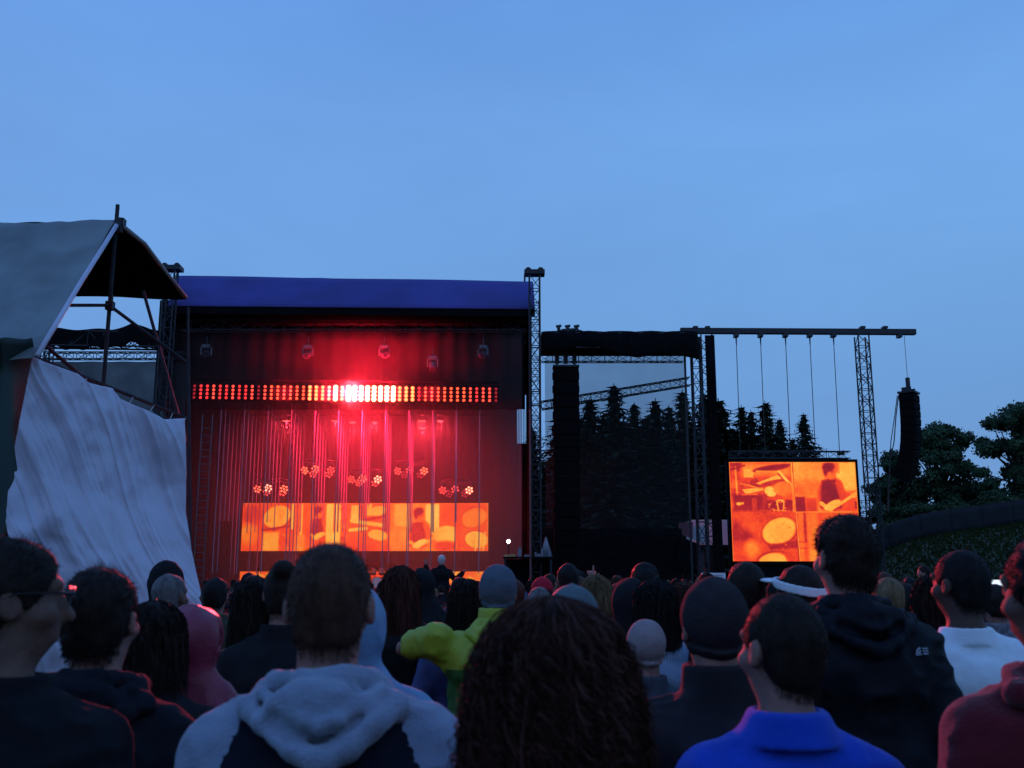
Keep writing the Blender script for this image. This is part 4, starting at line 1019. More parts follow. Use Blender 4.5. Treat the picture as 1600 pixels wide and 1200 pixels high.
class Field:
    def __init__(s, xs, ys, zs):
        s.c = (xs, ys, zs); s.F = np.full((len(xs), len(ys), len(zs)), .15)
    def _reg(s, lo, hi):
        sl = []
        for d in range(3):
            a = max(0, np.searchsorted(s.c[d], lo[d]) - 1); b = min(len(s.c[d]), np.searchsorted(s.c[d], hi[d]) + 1); sl.append(slice(a, b))
        return tuple(sl), s.c[0][sl[0]][:, None, None], s.c[1][sl[1]][None, :, None], s.c[2][sl[2]][None, None, :]
    def _mix(s, sl, d, k, op):
        f = s.F[sl]
        if f.size == 0: return
        if op == 'add':
            h = np.clip(.5 + .5 * (f - d) / max(k, 1e-4), 0, 1); s.F[sl] = f * (1 - h) + d * h - k * h * (1 - h)
        else:
            d = -d; h = np.clip(.5 - .5 * (f - d) / max(k, 1e-4), 0, 1); s.F[sl] = f * (1 - h) + d * h + k * h * (1 - h)
    def cap(s, a, b, ra, rb, k=.02, sc=(1, 1, 1), op='add'):
        a = np.array(a, float); b = np.array(b, float); sc = np.array(sc, float); r = max(ra, rb) * sc.max() + .07
        sl, X, Y, Z = s._reg(np.minimum(a, b) - r, np.maximum(a, b) + r)
        e = (b - a) / sc; x = (X - a[0]) / sc[0]; y = (Y - a[1]) / sc[1]; z = (Z - a[2]) / sc[2]
        t = np.clip((x * e[0] + y * e[1] + z * e[2]) / max(1e-9, e @ e), 0, 1)
        d = (np.sqrt((x - t * e[0]) ** 2 + (y - t * e[1]) ** 2 + (z - t * e[2]) ** 2) - (ra + (rb - ra) * t)) * sc.min()
        s._mix(sl, d, k, op); return s
    def ell(s, c, r, k=.02, yaw=0., tilt=0., op='add'):
        c = np.array(c, float); r = np.array(r, float); m = r.max() + .07
        sl, X, Y, Z = s._reg(c - m, c + m); x = X - c[0]; y = Y - c[1]; z = Z - c[2]
        if yaw: cy_, sy_ = math.cos(yaw), math.sin(yaw); x, y = x * cy_ + y * sy_, -x * sy_ + y * cy_
        if tilt: ct, st = math.cos(tilt), math.sin(tilt); y, z = y * ct + z * st, -y * st + z * ct
        q = np.sqrt((x / r[0]) ** 2 + (y / r[1]) ** 2 + (z / r[2]) ** 2)
        q2 = np.sqrt((x / r[0] ** 2) ** 2 + (y / r[1] ** 2) ** 2 + (z / r[2] ** 2) ** 2) + 1e-6
        s._mix(sl, q * (q - 1) / q2, k, op); return s
    def below(s, z0, k=.004):       # keep what lies above z0
        s.F = np.maximum(s.F, z0 - s.c[2][None, None, :]); return s
    def above(s, z0):
        s.F = np.maximum(s.F, s.c[2][None, None, :] - z0); return s
    def keep(s, fn):                # intersect with fn(X, Y, Z) < 0
        s.F = np.maximum(s.F, fn(s.c[0][:, None, None], s.c[1][None, :, None], s.c[2][None, None, :])); return s
    def rough(s, amp, freq, seed=0, st=(1, 1, 1), ridge=False, zmin=-1):
        m = np.abs(s.F) < .05
        if zmin > 0: m &= (s.c[2][None, None, :] > zmin)
        I = np.argwhere(m)
        if len(I) == 0: return s
        P = np.stack([s.c[0][I[:, 0]] * st[0], s.c[1][I[:, 1]] * st[1], s.c[2][I[:, 2]] * st[2]], -1) * freq + seed * 7.3 + 50
        n = noise3(P)
        if ridge: n = (1 - np.abs(2 * n)) ** 2 - .5
        s.F[I[:, 0], I[:, 1], I[:, 2]] -= amp * n; return s
    def mesh(s, name, mt):
        s.F[0] = s.F[-1] = .1; s.F[:, 0] = s.F[:, -1] = .1; s.F[:, :, 0] = s.F[:, :, -1] = .1
        V, Q = surface_nets(s.F, *s.c); me = mesh_np(name, V, Q); me.materials.append(mt); return me

def rotz(p, a): return (p[0] * math.cos(a) - p[1] * math.sin(a), p[0] * math.sin(a) + p[1] * math.cos(a), p[2])

JOINT = dict(sh=(.178, -.015, 1.365), el=(.245, -.05, 1.14), wr=(.165, .135, 1.0))
def joints(pose):
    J = {}
    for s, sg in (('l', -1), ('r', 1)):
        for k, v in JOINT.items(): J[k + s] = (v[0] * sg, v[1], v[2])
    J.update(pose or {}); return J
def torso(f, g=0.0, w=1.0, arms=True, J=None, ag=None, sh=0.0):
    f.cap((0, 0, .92), (0, 0, 1.04), .115 + g, .118 + g, .03, (1.28 * w, .92, 1)); f.cap((0, .0, 1.06), (0, -.012, 1.295), .118 + g, .138 + g, .05, (1.22 * w, .86, 1))
    f.cap((-.085 * w, -.05, 1.315), (.085 * w, -.05, 1.315), .072 + g, .072 + g, .05)
    for sg in (-1, 1): f.cap((0, -.02, 1.405 + sh), (sg * .158 * w, -.02, 1.358 + sh), .058 + g * .6, .056 + g * .7, .04)
    for sg in (-1, 1): f.cap((0, -.022, 1.475), (sg * .115 * w, -.022, 1.405 + sh), .034 + g * .4, .036 + g * .5, .045)
    if arms:
        ag = g if ag is None else ag
        for s in 'lr':
            a, b, c = J['sh' + s], J['el' + s], J['wr' + s]; a = (a[0] * w, a[1], a[2])
            f.cap(a, b, .052 + ag, .043 + ag, .03); f.cap(b, c, .043 + ag, .032 + ag, .015)
def neck_head(f, yaw, face=1.0):
    f.cap((0, -.022, 1.42), (0, -.004, 1.60), .061, .057, .03)
    r = lambda p: rotz(p, yaw)
    f.ell((r((0, -.012, 1.662))), (.0755, .095, .088), .02, yaw); f.ell(r((0, .028, 1.598)), (.058, .066, .078), .03, yaw)
    f.cap(r((0, .088, 1.642)), r((0, .106, 1.607)), .009, .014, .012); f.ell(r((0, .078, 1.566)), (.026, .016, .009), .008, yaw)
    f.cap(r((-.04, .078, 1.668)), r((.04, .078, 1.668)), .012, .012, .015)
    for sg in (-1, 1):
        f.ell(r((sg * .032, .094, 1.643)), (.017, .014, .011), .008, yaw, op='sub'); f.ell(r((sg * .032, .079, 1.643)), (.012, .011, .010), .002, yaw)
        f.ell(r((sg * .080, -.008, 1.628)), (.011, .021, .032), .006, yaw, .2); f.ell(r((sg * .090, .002, 1.630)), (.007, .011, .018), .004, yaw, .2, 'sub')
        f.ell(r((sg * .052, .05, 1.612)), (.022, .03, .022), .02, yaw)
def legs(f, g=0.0, pose=None):
    for s in (-1, 1):
        h, k, a = (s * .088, 0, .91), (s * .10, .015, .50), (s * .105, -.015, .09)
        if pose and 'sit' in pose: k = (s * .16, .34, .80); a = (s * .17, .30, .42)
        f.cap(h, k, .084 + g, .060 + g, .03); f.cap(k, a, .058 + g, .042 + g, .02)
def feet(f, g=0.0, pose=None):
    for s in (-1, 1):
        y0, z0 = (.30, .34) if pose and 'sit' in pose else (0, 0)
        x = .17 if pose and 'sit' in pose else .105
        f.cap((s * x, y0 - .045, z0 + .045), (s * (x + .01), y0 + .13, z0 + .036), .042 + g, .036 + g, .02, (1, 1, .9)); f.cap((s * x, y0 - .03, z0 + .05), (s * x, y0 - .015, z0 + .12), .042 + g, .044 + g, .02)
def hand(f, wr, d, up=False):
    d = Vector(d).normalized(); w = Vector(wr); x = d.cross(Vector((0, 1, 0))).normalized()
    f.cap(w, w + d * .085, .026, .036, .015)
    if up:
        n = Vector((0, 1, 0))
        for i, (o, L) in enumerate(((-.030, .070), (-.010, .080), (.011, .074), (.030, .058))):
            a = w + d * .09 + x * o; L_ = L if up != 'point' or i == 1 else L * .42
            b = a + d * L_ * .55 + x * o * .2; c = b + d * L_ * .45 + n * (.012 if L_ == L else .03)
            f.cap(a, b, .0095, .009, .004); f.cap(b, c, .009, .008, .003)
        a = w + d * .03 + x * -.03; b = a + d * .035 - x * .03; f.cap(a, b, .012, .011, .006); f.cap(b, b + d * .035 - x * .004, .011, .009, .004)

LV = {0: (.0085, .012, .028), 1: (.013, .018, .034), 2: (.020, .026, .042)}
SKIN = {'light': mat('skin_light', (.28, .145, .115), .68, 0, .22, 26, .25, 160, spec=.3), 'mid': mat('skin_mid', (.15, .08, .058), .68, 0, .22, 26, .25, 160, spec=.3), 'dark': mat('skin_dark', (.085, .045, .032), .6, 0, .22, 26, .25, 160, spec=.3)}
HAIR = {k: mat('hair_' + k, c, .7, 0, .5, 30, .5, 120, stretch=(1, 1, .25), spec=.22) for k, c in dict(black=(.010, .008, .008), brown=(.017, .010, .007), auburn=(.060, .019, .012), blond=(.17, .11, .055), grey=(.12, .11, .11), ginger=(.060, .026, .016)).items()}
def cloth(name, c, rough=.9, bump=.35, bscale=190, var=.18, sheen=0, scale=14): return mat('cloth_' + name, c, rough, 0, var, scale, bump, bscale, sheen if max(c) > .1 else 0, spec=.15 if rough > .65 else .4)
JEANS = cloth('dark_jeans', (.02, .025, .045)); SHOE = cloth('black_shoes', (.015, .015, .016), .6, .1)
TROU = [JEANS, cloth('black_trousers', (.012, .012, .014)), cloth('khaki_trousers', (.08, .07, .05))]

def grid_for(lv, box, fine_z=1.30, hi=None, extra=None):
    a, b, c = LV[lv]; (x0, x1), (y0, y1), (z0, z1) = box; ex = extra or {}
    return Field(axis(x0, x1, b, [(-.15, .15, a)] + ex.get('x', [])), axis(y0, y1, b, [(-.15, .14, a)] + ex.get('y', [])), axis(z0, z1, c, [(fine_z, 1.82, a)] + ex.get('z', [])))

def top_field(lv, J, sp):
    """the garment on the upper body"""
    w = sp.get('w', 1.0); kind = sp.get('top', 'jacket')
    xs = [J[k][0] for k in J]; ys = [J[k][1] for k in J]; zs = [J[k][2] for k in J]
    f = grid_for(lv, ((min(-.36 * w, min(xs) - .12), max(.36 * w, max(xs) + .12)), (min(-.27, min(ys) - .1), max(.28, max(ys) + .1)), (.72, max(1.86, max(zs) + .1))), 1.22)
    g = {'tee': .014, 'polo': .018, 'jacket': .032, 'hoodie': .030, 'rain': .038}.get(kind, .028)
    torso(f, g, w, True, J, g * .85, sp.get('sh', 0)); f.cap((0, 0, .80), (0, 0, 1.0), .125 + g, .12 + g, .03, (1.28 * w, .98, 1))
    f.cap((0, -.020, 1.475), (0, 0, 1.75), .067, .067, .012, op='sub')
    sd = sp.get('seed', 1)
    q_ = .6 if kind in ('polo', 'tee') else 1.0
    f.rough(.013 * q_, 6, sd, (1, 1, .8)); f.rough(.015 * q_, 9, sd + 3, (.8, 1, .5), True); f.rough(.004, 34, sd + 5)
    if kind == 'rain': f.rough(.010, 13, sd + 6, (.9, 1, .9), True); f.rough(.012, 24, sd + 8, (1.2, 1, .7), True)
    if kind == 'jacket': f.rough(.012, 14, sd + 6, (.7, 1, .9), True)
    if lv == 0: f.rough(.008 * q_, 19, sd + 9, (.5, 1, 1.2), True)
    def ring(zb, zt, rb, rt, th, lean=0.0, sy=1.0):
        def fn(X, Y, Z):
            t = np.clip((Z - zb) / (zt - zb), 0, 1); r = np.sqrt(X ** 2 + ((Y + .014 + lean * t) / sy) ** 2)
            return np.maximum(np.abs(r - (rb + (rt - rb) * t)) - th, np.maximum(zb - Z, Z - zt))
        X, Y, Z = f.c[0][:, None, None], f.c[1][None, :, None], f.c[2][None, None, :]
        d = fn(X, Y, Z); k = .012; h = np.clip(.5 + .5 * (f.F - d) / k, 0, 1); f.F = f.F * (1 - h) + d * h - k * h * (1 - h)
    hd = sp.get('hood')
    if kind == 'polo': ring(1.440, 1.508, .110, .079, .008, .006); ring(1.46, 1.512, .082, .073, .006)
    elif kind == 'tee': ring(1.435, 1.492, .092, .078, .008)
    elif kind in ('jacket', 'rain') and hd != 'up': ring(1.42, sp.get('collar', 1.525), .092, .079, .011)
    if hd == 'up':
        y = sp.get('yaw', 0); p = sp.get('peak', 0.0)
        f.ell((0, -.018, 1.652), (.104, .122, .118 + p), .03, y); f.cap((0, -.03, 1.59), (0, -.03, 1.47), .086, .084, .03, (1.0, .95, 1))
        for s in (-1, 1): f.cap((s * .05, -.03, 1.50), (s * .12, -.03, 1.45), .055, .05, .03)
        f.ell(rotz((0, .115, 1.61), y), (.074, .10, .105), .02, y, op='sub'); f.ell(rotz((0, .01, 1.645), y), (.083, .10, .10), .01, y, op='sub')
        f.rough(.012, 16, sd + 2, (1, 1, .6), True, 1.45)
    f.below(sp.get('hem', .80))
    if sp.get('short'):
        for s in 'lr':
            e = J['el' + s]; f.cap((e[0], e[1] , e[2] + .06), J['wr' + s], .075, .08, .005, op='sub')
    return f

def hood_mesh(sp):
    """the hood hanging folded on the back"""
    a = sp.get('hs', 1.0); sd = sp.get('seed', 1); st = .0065 if sp.get('lv', 1) == 0 else .014 if sp.get('lv', 1) == 1 else .022
    f = Field(np.arange(-.24, .24, st), np.arange(-.30, .14, st), np.arange(1.26, 1.60, st)); k = .014
    f.ell((0, -.130, 1.450), (.110 * a, .046, .062), .02, 0, .30)
    for s in (-1, 1):
        p = [(s * .060, .075, 1.440), (s * .098, .010, 1.478), (s * .088, -.062, 1.500), (s * .035, -.104, 1.508), (0, -.108, 1.507)]
        for u, v in zip(p, p[1:]): f.cap(u, v, .021, .021, k)
        f.cap((s * .098 * a, -.02, 1.470), (s * .132 * a, -.080, 1.452), .030, .024, .03)
        p = [(s * .136 * a, -.084, 1.458), (s * .098 * a, -.140, 1.432), (s * .050 * a + .006, -.172, 1.398), (.012, -.185, 1.376)]
        for u, v in zip(p, p[1:]): f.cap(u, v, .021, .020, k)
        p = [(s * .110 * a, -.100, 1.484), (s * .068 * a, -.148, 1.464), (s * .030 + .008, -.172, 1.442), (.010, -.178, 1.434)]
        for u, v in zip(p, p[1:]): f.cap(u, v, .014, .013, .010)
        p = [(s * .080 * a, -.156, 1.444), (s * .040, -.186, 1.420), (.012, -.196, 1.408)]
        for u, v in zip(p, p[1:]): f.cap(u, v, .009, .008, .012, op='sub')
        p = [(s * .075 * a, -.128, 1.488), (s * .030, -.148, 1.476), (.006, -.152, 1.470)]
        for u, v in zip(p, p[1:]): f.cap(u, v, .008, .008, .012, op='sub')
    f.cap((0, -.018, 1.40), (0, 0, 1.75), .067, .070, .01, op='sub')
    f.rough(.012, 14, sd + 4, (1, 1, .7)); f.rough(.006, 32, sd + 11, (1, 1, .7), True)
    return f.mesh('hood', sp['cloth'])

def strands(name, mt, n, seed, prof, z_top, z_bot, curl=0.0, rad=.004, front=.62, seg=26, yaw=0.0, cy=-.015, sy=1.0, turns=10):
    """locks of hair that leave the crown and hang to z_bot; prof(z) is the hair's half width"""
    rng = np.random.RandomState(seed); Vs = []; Fs = []; base = 0; ns = 3
    t = np.linspace(0, 1, seg)
    for i in range(n):
        th = rng.uniform(-math.pi * front, math.pi * front) - math.pi / 2    # -pi/2 = back of the head
        z0 = z_top - .10 * rng.beta(1.2, 1.6); ze = z_bot + rng.uniform(0, .13) * (1 + (curl > 0))
        dep = (rng.uniform(.80, 1.05) if rng.rand() > .05 else rng.uniform(1.05, 1.17)) if curl > .005 else rng.uniform(.94, 1.03)
        z = z0 + (ze - z0) * t ** 1.1
        r = prof(z) * (dep + .06 * np.sin(t * 5 + rng.uniform(0, 6))); r = r * np.minimum(1, rng.uniform(.1, 1) + t * 5.)
        ph = rng.uniform(0, 6.28); a = th + rng.uniform(-.25, .25) * t
        tr = turns * rng.uniform(.45, 2.0); am = curl * rng.uniform(.25, 1.5) * np.minimum(1, t * 4)
        x = np.cos(a) * r + am * np.cos(ph + t * tr * 6.28); y = cy + np.sin(a) * r * sy + am * np.sin(ph + t * tr * 6.28); zz = z + am * .6 * np.sin(ph * 2 + t * tr * 6.28)
        p = np.stack([x, y, zz], -1); d = np.gradient(p, axis=0); d /= np.linalg.norm(d, axis=1, keepdims=True) + 1e-9
        u = np.cross(d, np.array([.3, .5, .81])); u /= np.linalg.norm(u, axis=1, keepdims=True) + 1e-9; v = np.cross(d, u)
        rr = rad * rng.uniform(.6, 1.3) * (1 - .8 * t ** 3)[:, None]; an = rng.uniform(0, 3.14)
        w_ = u * math.cos(an) + v * math.sin(an)
        Vs.append(np.stack([p - w_ * rr, p + w_ * rr], 1).reshape(-1, 3))
        k = np.arange(seg - 1)[:, None] * 2
        Fs.append(np.concatenate([k, k + 1, k + 3, k + 2], 1) + base); base += seg * 2
    V = np.concatenate(Vs)
    if yaw: V = np.stack([V[:, 0] * math.cos(yaw) - V[:, 1] * math.sin(yaw), V[:, 0] * math.sin(yaw) + V[:, 1] * math.cos(yaw), V[:, 2]], -1)
    me = mesh_np(name, V, np.concatenate(Fs)); me.materials.append(mt); return me

def fuzz(me, mt, n, L, seed, lean=(0, -.3, -.8)):
    """short hairs standing off a hair mesh, joined to that mesh"""
    rng = np.random.RandomState(seed); V = np.zeros(len(me.vertices) * 3, np.float32); me.vertices.foreach_get('co', V); V = V.reshape(-1, 3)
    N = np.zeros(len(me.vertices) * 3, np.float32); me.vertices.foreach_get('normal', N); N = N.reshape(-1, 3)
    i = rng.randint(0, len(V), n); p = V[i] + rng.normal(0, .003, (n, 3)); d = N[i] * .55 + np.array(lean) * .6 + rng.normal(0, .28, (n, 3)); d /= np.linalg.norm(d, axis=1, keepdims=True)
    low = np.where(V[:, 2] < V[:, 2].min() + .035)[0]; m_ = n // 4; j = low[rng.randint(0, len(low), m_)]; i[:m_] = j
    dn = rng.uniform(0, 1, m_) ** 1.5 * .030; p[:m_] = V[j] * np.array([.985, .985, 1]) - np.stack([0 * dn, 0 * dn, dn], -1); d[:m_, 2] -= .8; d /= np.linalg.norm(d, axis=1, keepdims=True)
    s = np.cross(d, rng.normal(size=(n, 3))); s /= np.linalg.norm(s, axis=1, keepdims=True); l = L * rng.uniform(.5, 1.3, (n, 1)); w = .0011
    VV = np.stack([p - s * w - N[i] * .004, p + s * w - N[i] * .004, p + d * l], 1).reshape(-1, 3)
    k = len(V); quads = np.zeros(len(me.polygons) * 4, np.int32); me.loops.foreach_get('vertex_index', quads)
    me2 = bpy.data.meshes.new(me.name)
    F1 = quads.reshape(-1, 4).tolist(); F2 = (np.arange(n * 3).reshape(-1, 3) + k).tolist()
    me2.from_pydata(np.concatenate([V, VV]).tolist(), [], F1 + F2); me2.polygons.foreach_set('use_smooth', [True] * (len(F1) + len(F2))); me2.materials.append(mt); me2.update(); return me2

def head_field(lv, lo=1.40, hi=1.86, r=.22):
    a = (.006, .011, .019)[lv]; return Field(np.arange(-r, r, a), np.arange(-r, r, a), np.arange(lo, hi, a))

PCACHE = {}
def person_parts(sp):
    """list of (name, mesh, sub-of) for one figure in its own space, 1.75 m tall, facing +Y"""
    lv = sp.get('lv', 1); yaw = sp.get('yaw', 0.0); J = joints(sp.get('pose')); out = []; sd = sp.get('seed', 1)
    up = sp.get('handup')
    ex = None; box = [[-.36, .36], [-.26, .28], [-.02, 1.80]]
    for k in J:
        for d in range(3): box[d][0] = min(box[d][0], J[k][d] - .2); box[d][1] = max(box[d][1], J[k][d] + .2)
    if up: q = J['wr' + up[0]]; ex = {'x': [(q[0] - .1, q[0] + .1, .007)], 'y': [(q[1] - .06, q[1] + .06, .007)], 'z': [(q[2] - .05, q[2] + .2, .007)]}
    f = grid_for(lv, [tuple(b) for b in box], 1.42, extra=ex)
    torso(f, 0, sp.get('w', 1), True, J, 0); legs(f, 0, sp.get('stance')); feet(f, 0, sp.get('stance')); neck_head(f, yaw)
    for s in 'lr':
        e, w_ = Vector(J['el' + s]), Vector(J['wr' + s]); hand(f, w_, (w_ - e) if not (up and up[0] == s) else Vector(up[2]), up[1] if up and up[0] == s else False)
    out.append(('body', f.mesh('body', SKIN[sp.get('skin', 'light')]), None))
    tf = top_field(lv, J, sp); nm = {'polo': 'polo_shirt', 'tee': 'shirt', 'hoodie': 'hoodie', 'rain': 'raincoat'}.get(sp.get('top', 'jacket'), 'jacket')
    tm = tf.mesh(nm, sp['cloth']); out.append((nm, tm, None))
    if sp.get('panel'):      # a darker body panel between raglan sleeves: chosen by face position, as the cloth is sewn
        tm.materials.append(sp['panel']); n = len(tm.polygons); c = np.zeros(n * 3, np.float32); tm.polygons.foreach_get('center', c); c = c.reshape(-1, 3)
        sl = (np.abs(c[:, 0]) < .150 + .42 * np.maximum(0, 1.42 - c[:, 2])) & (np.abs(c[:, 0]) < .215) & (c[:, 2] < 1.455)
        tm.polygons.foreach_set('material_index', sl.astype(np.int32))
    if sp.get('lower'):      # the lower half of the jacket is another cloth
        tm.materials.append(sp['lower']); n = len(tm.polygons); c = np.zeros(n * 3, np.float32); tm.polygons.foreach_get('center', c); c = c.reshape(-1, 3)
        tm.polygons.foreach_set('material_index', ((c[:, 2] < 1.30 + .25 * np.maximum(0, c[:, 0])) & (c[:, 0] > -.24)).astype(np.int32))
    if sp.get('hood') == 'down': out.append(('hood', hood_mesh(sp), nm))
    f = Field(axis(-.26, .26, .02 if lv < 2 else .035, []), axis(-.2, .5 if sp.get('stance') else .2, .02 if lv < 2 else .035, []), axis(.03, 1.06, .03 if lv < 2 else .045, []))
    legs(f, .022, sp.get('stance')); f.cap((0, 0, .90), (0, 0, 1.0), .128, .128, .03, (1.28, .94, 1)); f.rough(.02, 9, sd, (1, 1, .6), True); f.above(1.02); f.below(.06 if not sp.get('stance') else .40)
    out.append(('trousers', f.mesh('trousers', TROU[sd % 3]), None))
    f = Field(np.arange(-.3, .3, .014), np.arange(-.14, .52 if sp.get('stance') else .24, .014), np.arange(-.01, .60 if sp.get('stance') else .20, .014)); feet(f, .010, sp.get('stance')); f.below(.0 if not sp.get('stance') else .3)
    out.append(('shoes', f.mesh('shoes', SHOE), None))
    # hair and headgear
    h = sp.get('hair', 'short'); hm = HAIR[sp.get('hc', 'brown')]; r = lambda p: rotz(p, yaw)
    c_, s_ = math.cos(yaw), math.sin(yaw)
    def local(X, Y): return X * c_ + Y * s_, -X * s_ + Y * c_
    if h in ('short', 'bun', 'thin', 'crop', 'tousled'):
        t = {'short': .008, 'bun': .010, 'thin': .003, 'crop': .005, 'tousled': .012}[h]
        f = head_field(lv); f.ell(r((0, -.014, 1.664)), (.0755 + t, .095 + t, .088 + t * 1.15), .01, yaw)
        f.ell(r((0, -.045, 1.60)), (.0605 + t * .4, .047 + t * .5, .060), .03, yaw)
        nape = sp.get('nape', 1.562)
        def kf(X, Y, Z):
            x, y = local(X, Y); return np.maximum(nape + np.maximum(0, y + .015) * 1.35 - Z, y - .075 - .2 * np.maximum(0, Z - 1.70)) + 0 * x
        f.keep(kf)
        for s in (-1, 1): f.ell(r((s * .084, .0, 1.622)), (.022, .024, .034), .006, yaw, op='sub')
        f.rough({'tousled': .016, 'short': .008}.get(h, .004), 22, sd + 2); f.rough(.007 if h != 'crop' else .003, 60, sd + 6)
        if h == 'bun': f.ell(r((0, -.10, 1.735)), (.042, .04, .038), .02, yaw)
        me = f.mesh('hair', hm)
        if lv < 2: me = fuzz(me, hm, {0: 9000, 1: 2200}[lv], {'crop': .005, 'thin': .004, 'tousled': .011}.get(h, .009), sd)
        out.append(('hair', me, None))
    if h in ('long', 'curly', 'bob'):
        zb = {'long': sp.get('zb', 1.18), 'curly': 1.14, 'bob': 1.46}[h]
        if h == 'curly':
            tz = [1.10, 1.25, 1.40, 1.52, 1.60, 1.68, 1.73, 1.765, 1.783, 1.792]; tr = [.105, .128, .142, .142, .136, .122, .104, .078, .048, .008]
        else:
            tz = [1.10, 1.3, 1.45, 1.55, 1.64, 1.70, 1.735, 1.758, 1.770, 1.778]; tr = [.090, .112, .112, .106, .100, .093, .078, .054, .030, .004]
        prof = lambda z: np.interp(z, tz, tr)
        f = Field(np.arange(-.24, .24, .012), np.arange(-.24, .24, .012), np.arange(zb - .02, 1.84, .012))
        def vol(X, Y, Z):
            x, y = local(X, Y + .015); rr = np.sqrt(x ** 2 + (y / (.92 if h == 'curly' else .98)) ** 2); return (rr - np.interp(Z, tz, tr) * (.82 if h == 'curly' else .93)) * .7
        X, Y, Z = f.c[0][:, None, None], f.c[1][None, :, None], f.c[2][None, None, :]; f.F = vol(X, Y, Z)
        def face(X, Y, Z):
            x, y = local(X, Y); return np.where(Z > 1.70, -1, np.where(Z > 1.52, y - .035, y + .035)) + 0 * x
        f.keep(face); f.rough(.03 if h == 'curly' else .012, 16, sd, (1, 1, .7 if h == 'curly' else .15)); f.below(zb + .05)
        out.append(('hair', f.mesh('hair', hm), None))
        if h == 'curly': me = strands('hair_locks', hm, 6000, sd, prof, 1.792, zb, .0115, .0012, .68, 42, yaw, turns=9)
        else: me = strands('hair_locks', hm, 1500 if lv < 2 else 200, sd, prof, 1.776, zb, .0035, .0018 if lv < 2 else .004, .62, 18, yaw, turns=2.5)
        out.append(('hair_locks', me, 'hair'))
    if h in ('beanie', 'cap', 'visor'):
        hatm = sp['hat']; f = head_field(lv)
        if h == 'beanie':
            f.ell(r((0, -.014, 1.668)), (.090, .108, .106), .02, yaw); f.keep(lambda X, Y, Z: (1.548 + .30 * (local(X, Y)[1] + .02)) - Z)
            g2 = head_field(lv); g2.ell(r((0, -.014, 1.655)), (.096, .114, .112), .01, yaw)
            g2.keep(lambda X, Y, Z: np.maximum((1.545 + .30 * (local(X, Y)[1] + .02)) - Z, Z - (1.600 + .30 * (local(X, Y)[1] + .02)))); f.F = np.minimum(f.F, g2.F)
            f.rough(.006, 30, sd); out.append(('knit_hat', f.mesh('knit_hat', hatm), None))
        if h == 'cap':
            f.ell(r((0, -.012, 1.672)), (.086, .105, .098), .02, yaw); f.keep(lambda X, Y, Z: 1.655 - Z + 0 * X + 0 * Y)
            f.ell(r((0, .12, 1.662)), (.070, .075, .008), .01, yaw, .12); f.ell((0, -.012, 1.770), (.010, .010, .007), .004); f.rough(.004, 20, sd)
            out.append(('cap', f.mesh('cap', hatm), None))
        if h == 'visor':
            f.ell(r((0, -.012, 1.690)), (.095, .114, .30), .001, yaw); f.ell(r((0, -.012, 1.69)), (.083, .102, .30), .001, yaw, op='sub')
            f.keep(lambda X, Y, Z: np.abs(Z - (1.668 + .22 * local(X, Y)[1])) - .019)
            f.ell(r((0, .105, 1.690)), (.078, .075, .011), .012, yaw, .10); f.ell(r((0, -.012, 1.67)), (.083, .102, .30), .001, yaw, op='sub')
            out.append(('visor', f.mesh('visor', hatm), None))
        if h == 'beanie': return out
        f = head_field(lv); t = .008; f.ell(r((0, -.014, 1.660)), (.0755 + t, .095 + t, .088 + t), .01, yaw); f.ell(r((0, -.045, 1.60)), (.066, .053, .062), .03, yaw)
        f.keep(lambda X, Y, Z: np.maximum(1.552 + np.maximum(0, local(X, Y)[1] + .015) * 1.35 - Z, Z - (1.9 if h == 'visor' else 1.70)))
        for s in (-1, 1): f.ell(r((s * .084, .0, 1.622)), (.022, .024, .034), .006, yaw, op='sub')
        f.rough(.008, 40, sd); out.append(('hair', f.mesh('hair', hm), None))
    if sp.get('glasses'):
        m = MB()
        for s in (-1, 1):
            c = Vector((s * .033, .108, 1.645)); pts = [Vector(r((c.x + .025 * math.cos(t), c.y - .003 * abs(math.cos(t)), c.z + .018 * math.sin(t)))) for t in np.linspace(0, 6.283, 17)]; m.path(pts, .0026, 5)
            m.path([Vector(r(q)) for q in ((s * .058, .106, 1.652), (s * .076, .07, 1.654), (s * .084, .0, 1.652), (s * .086, -.02, 1.640))], .0030, 5)
        m.bar(r((-.009, .112, 1.648)), r((.009, .112, 1.648)), .0026, 5)
        me = bpy.data.meshes.new('glasses'); me.from_pydata([tuple(v) for v in m.v], [], m.f); me.materials.append(mat('black_plastic', (.01, .01, .01), .25, 0, 0)); out.append(('glasses', me, None))
    return out

def person(px, topy, D, label, rz=None, group=None, z0=None, template=None, cloth_over=None, hair_over=None, H=None, **sp):
    q = W(px, topy, D); g = ground_z(q.x, D) if z0 is None else z0
    extra = .012 if sp.get('hood') == 'up' or sp.get('hair') in ('beanie', 'cap', 'curly', 'tousled') else 0
    s = (q.z - g) / (1.75 + extra) if H is None else H / 1.75
    if rz is None: rz = math.atan2(q.x - W(560, 800, DS).x, DS - D) * .6
    parts = template if template is not None else person_parts(sp)
    e = empty('person', (q.x, D, g if H is None else q.z - H), label, 'person', group, rz, s)
    made = {}
    for nm, me, sub in parts:
        o = link_mesh(nm, me, None, made.get(sub, e)); made[nm] = o
        ov = None
        if cloth_over and nm in ('jacket', 'hoodie', 'raincoat', 'shirt', 'polo_shirt'): ov = cloth_over
        if hair_over and nm in ('hair', 'hair_locks', 'knit_hat', 'cap'): ov = hair_over
        if ov: o.material_slots[0].link = 'OBJECT'; o.material_slots[0].material = ov
    return e
# ================================================================ the crowd, nearest first
blackj = cloth('black_jacket', (.010, .010, .012)); charcoal = cloth('charcoal', (.014, .0135, .016)); navy = cloth('navy', (.011, .012, .024))
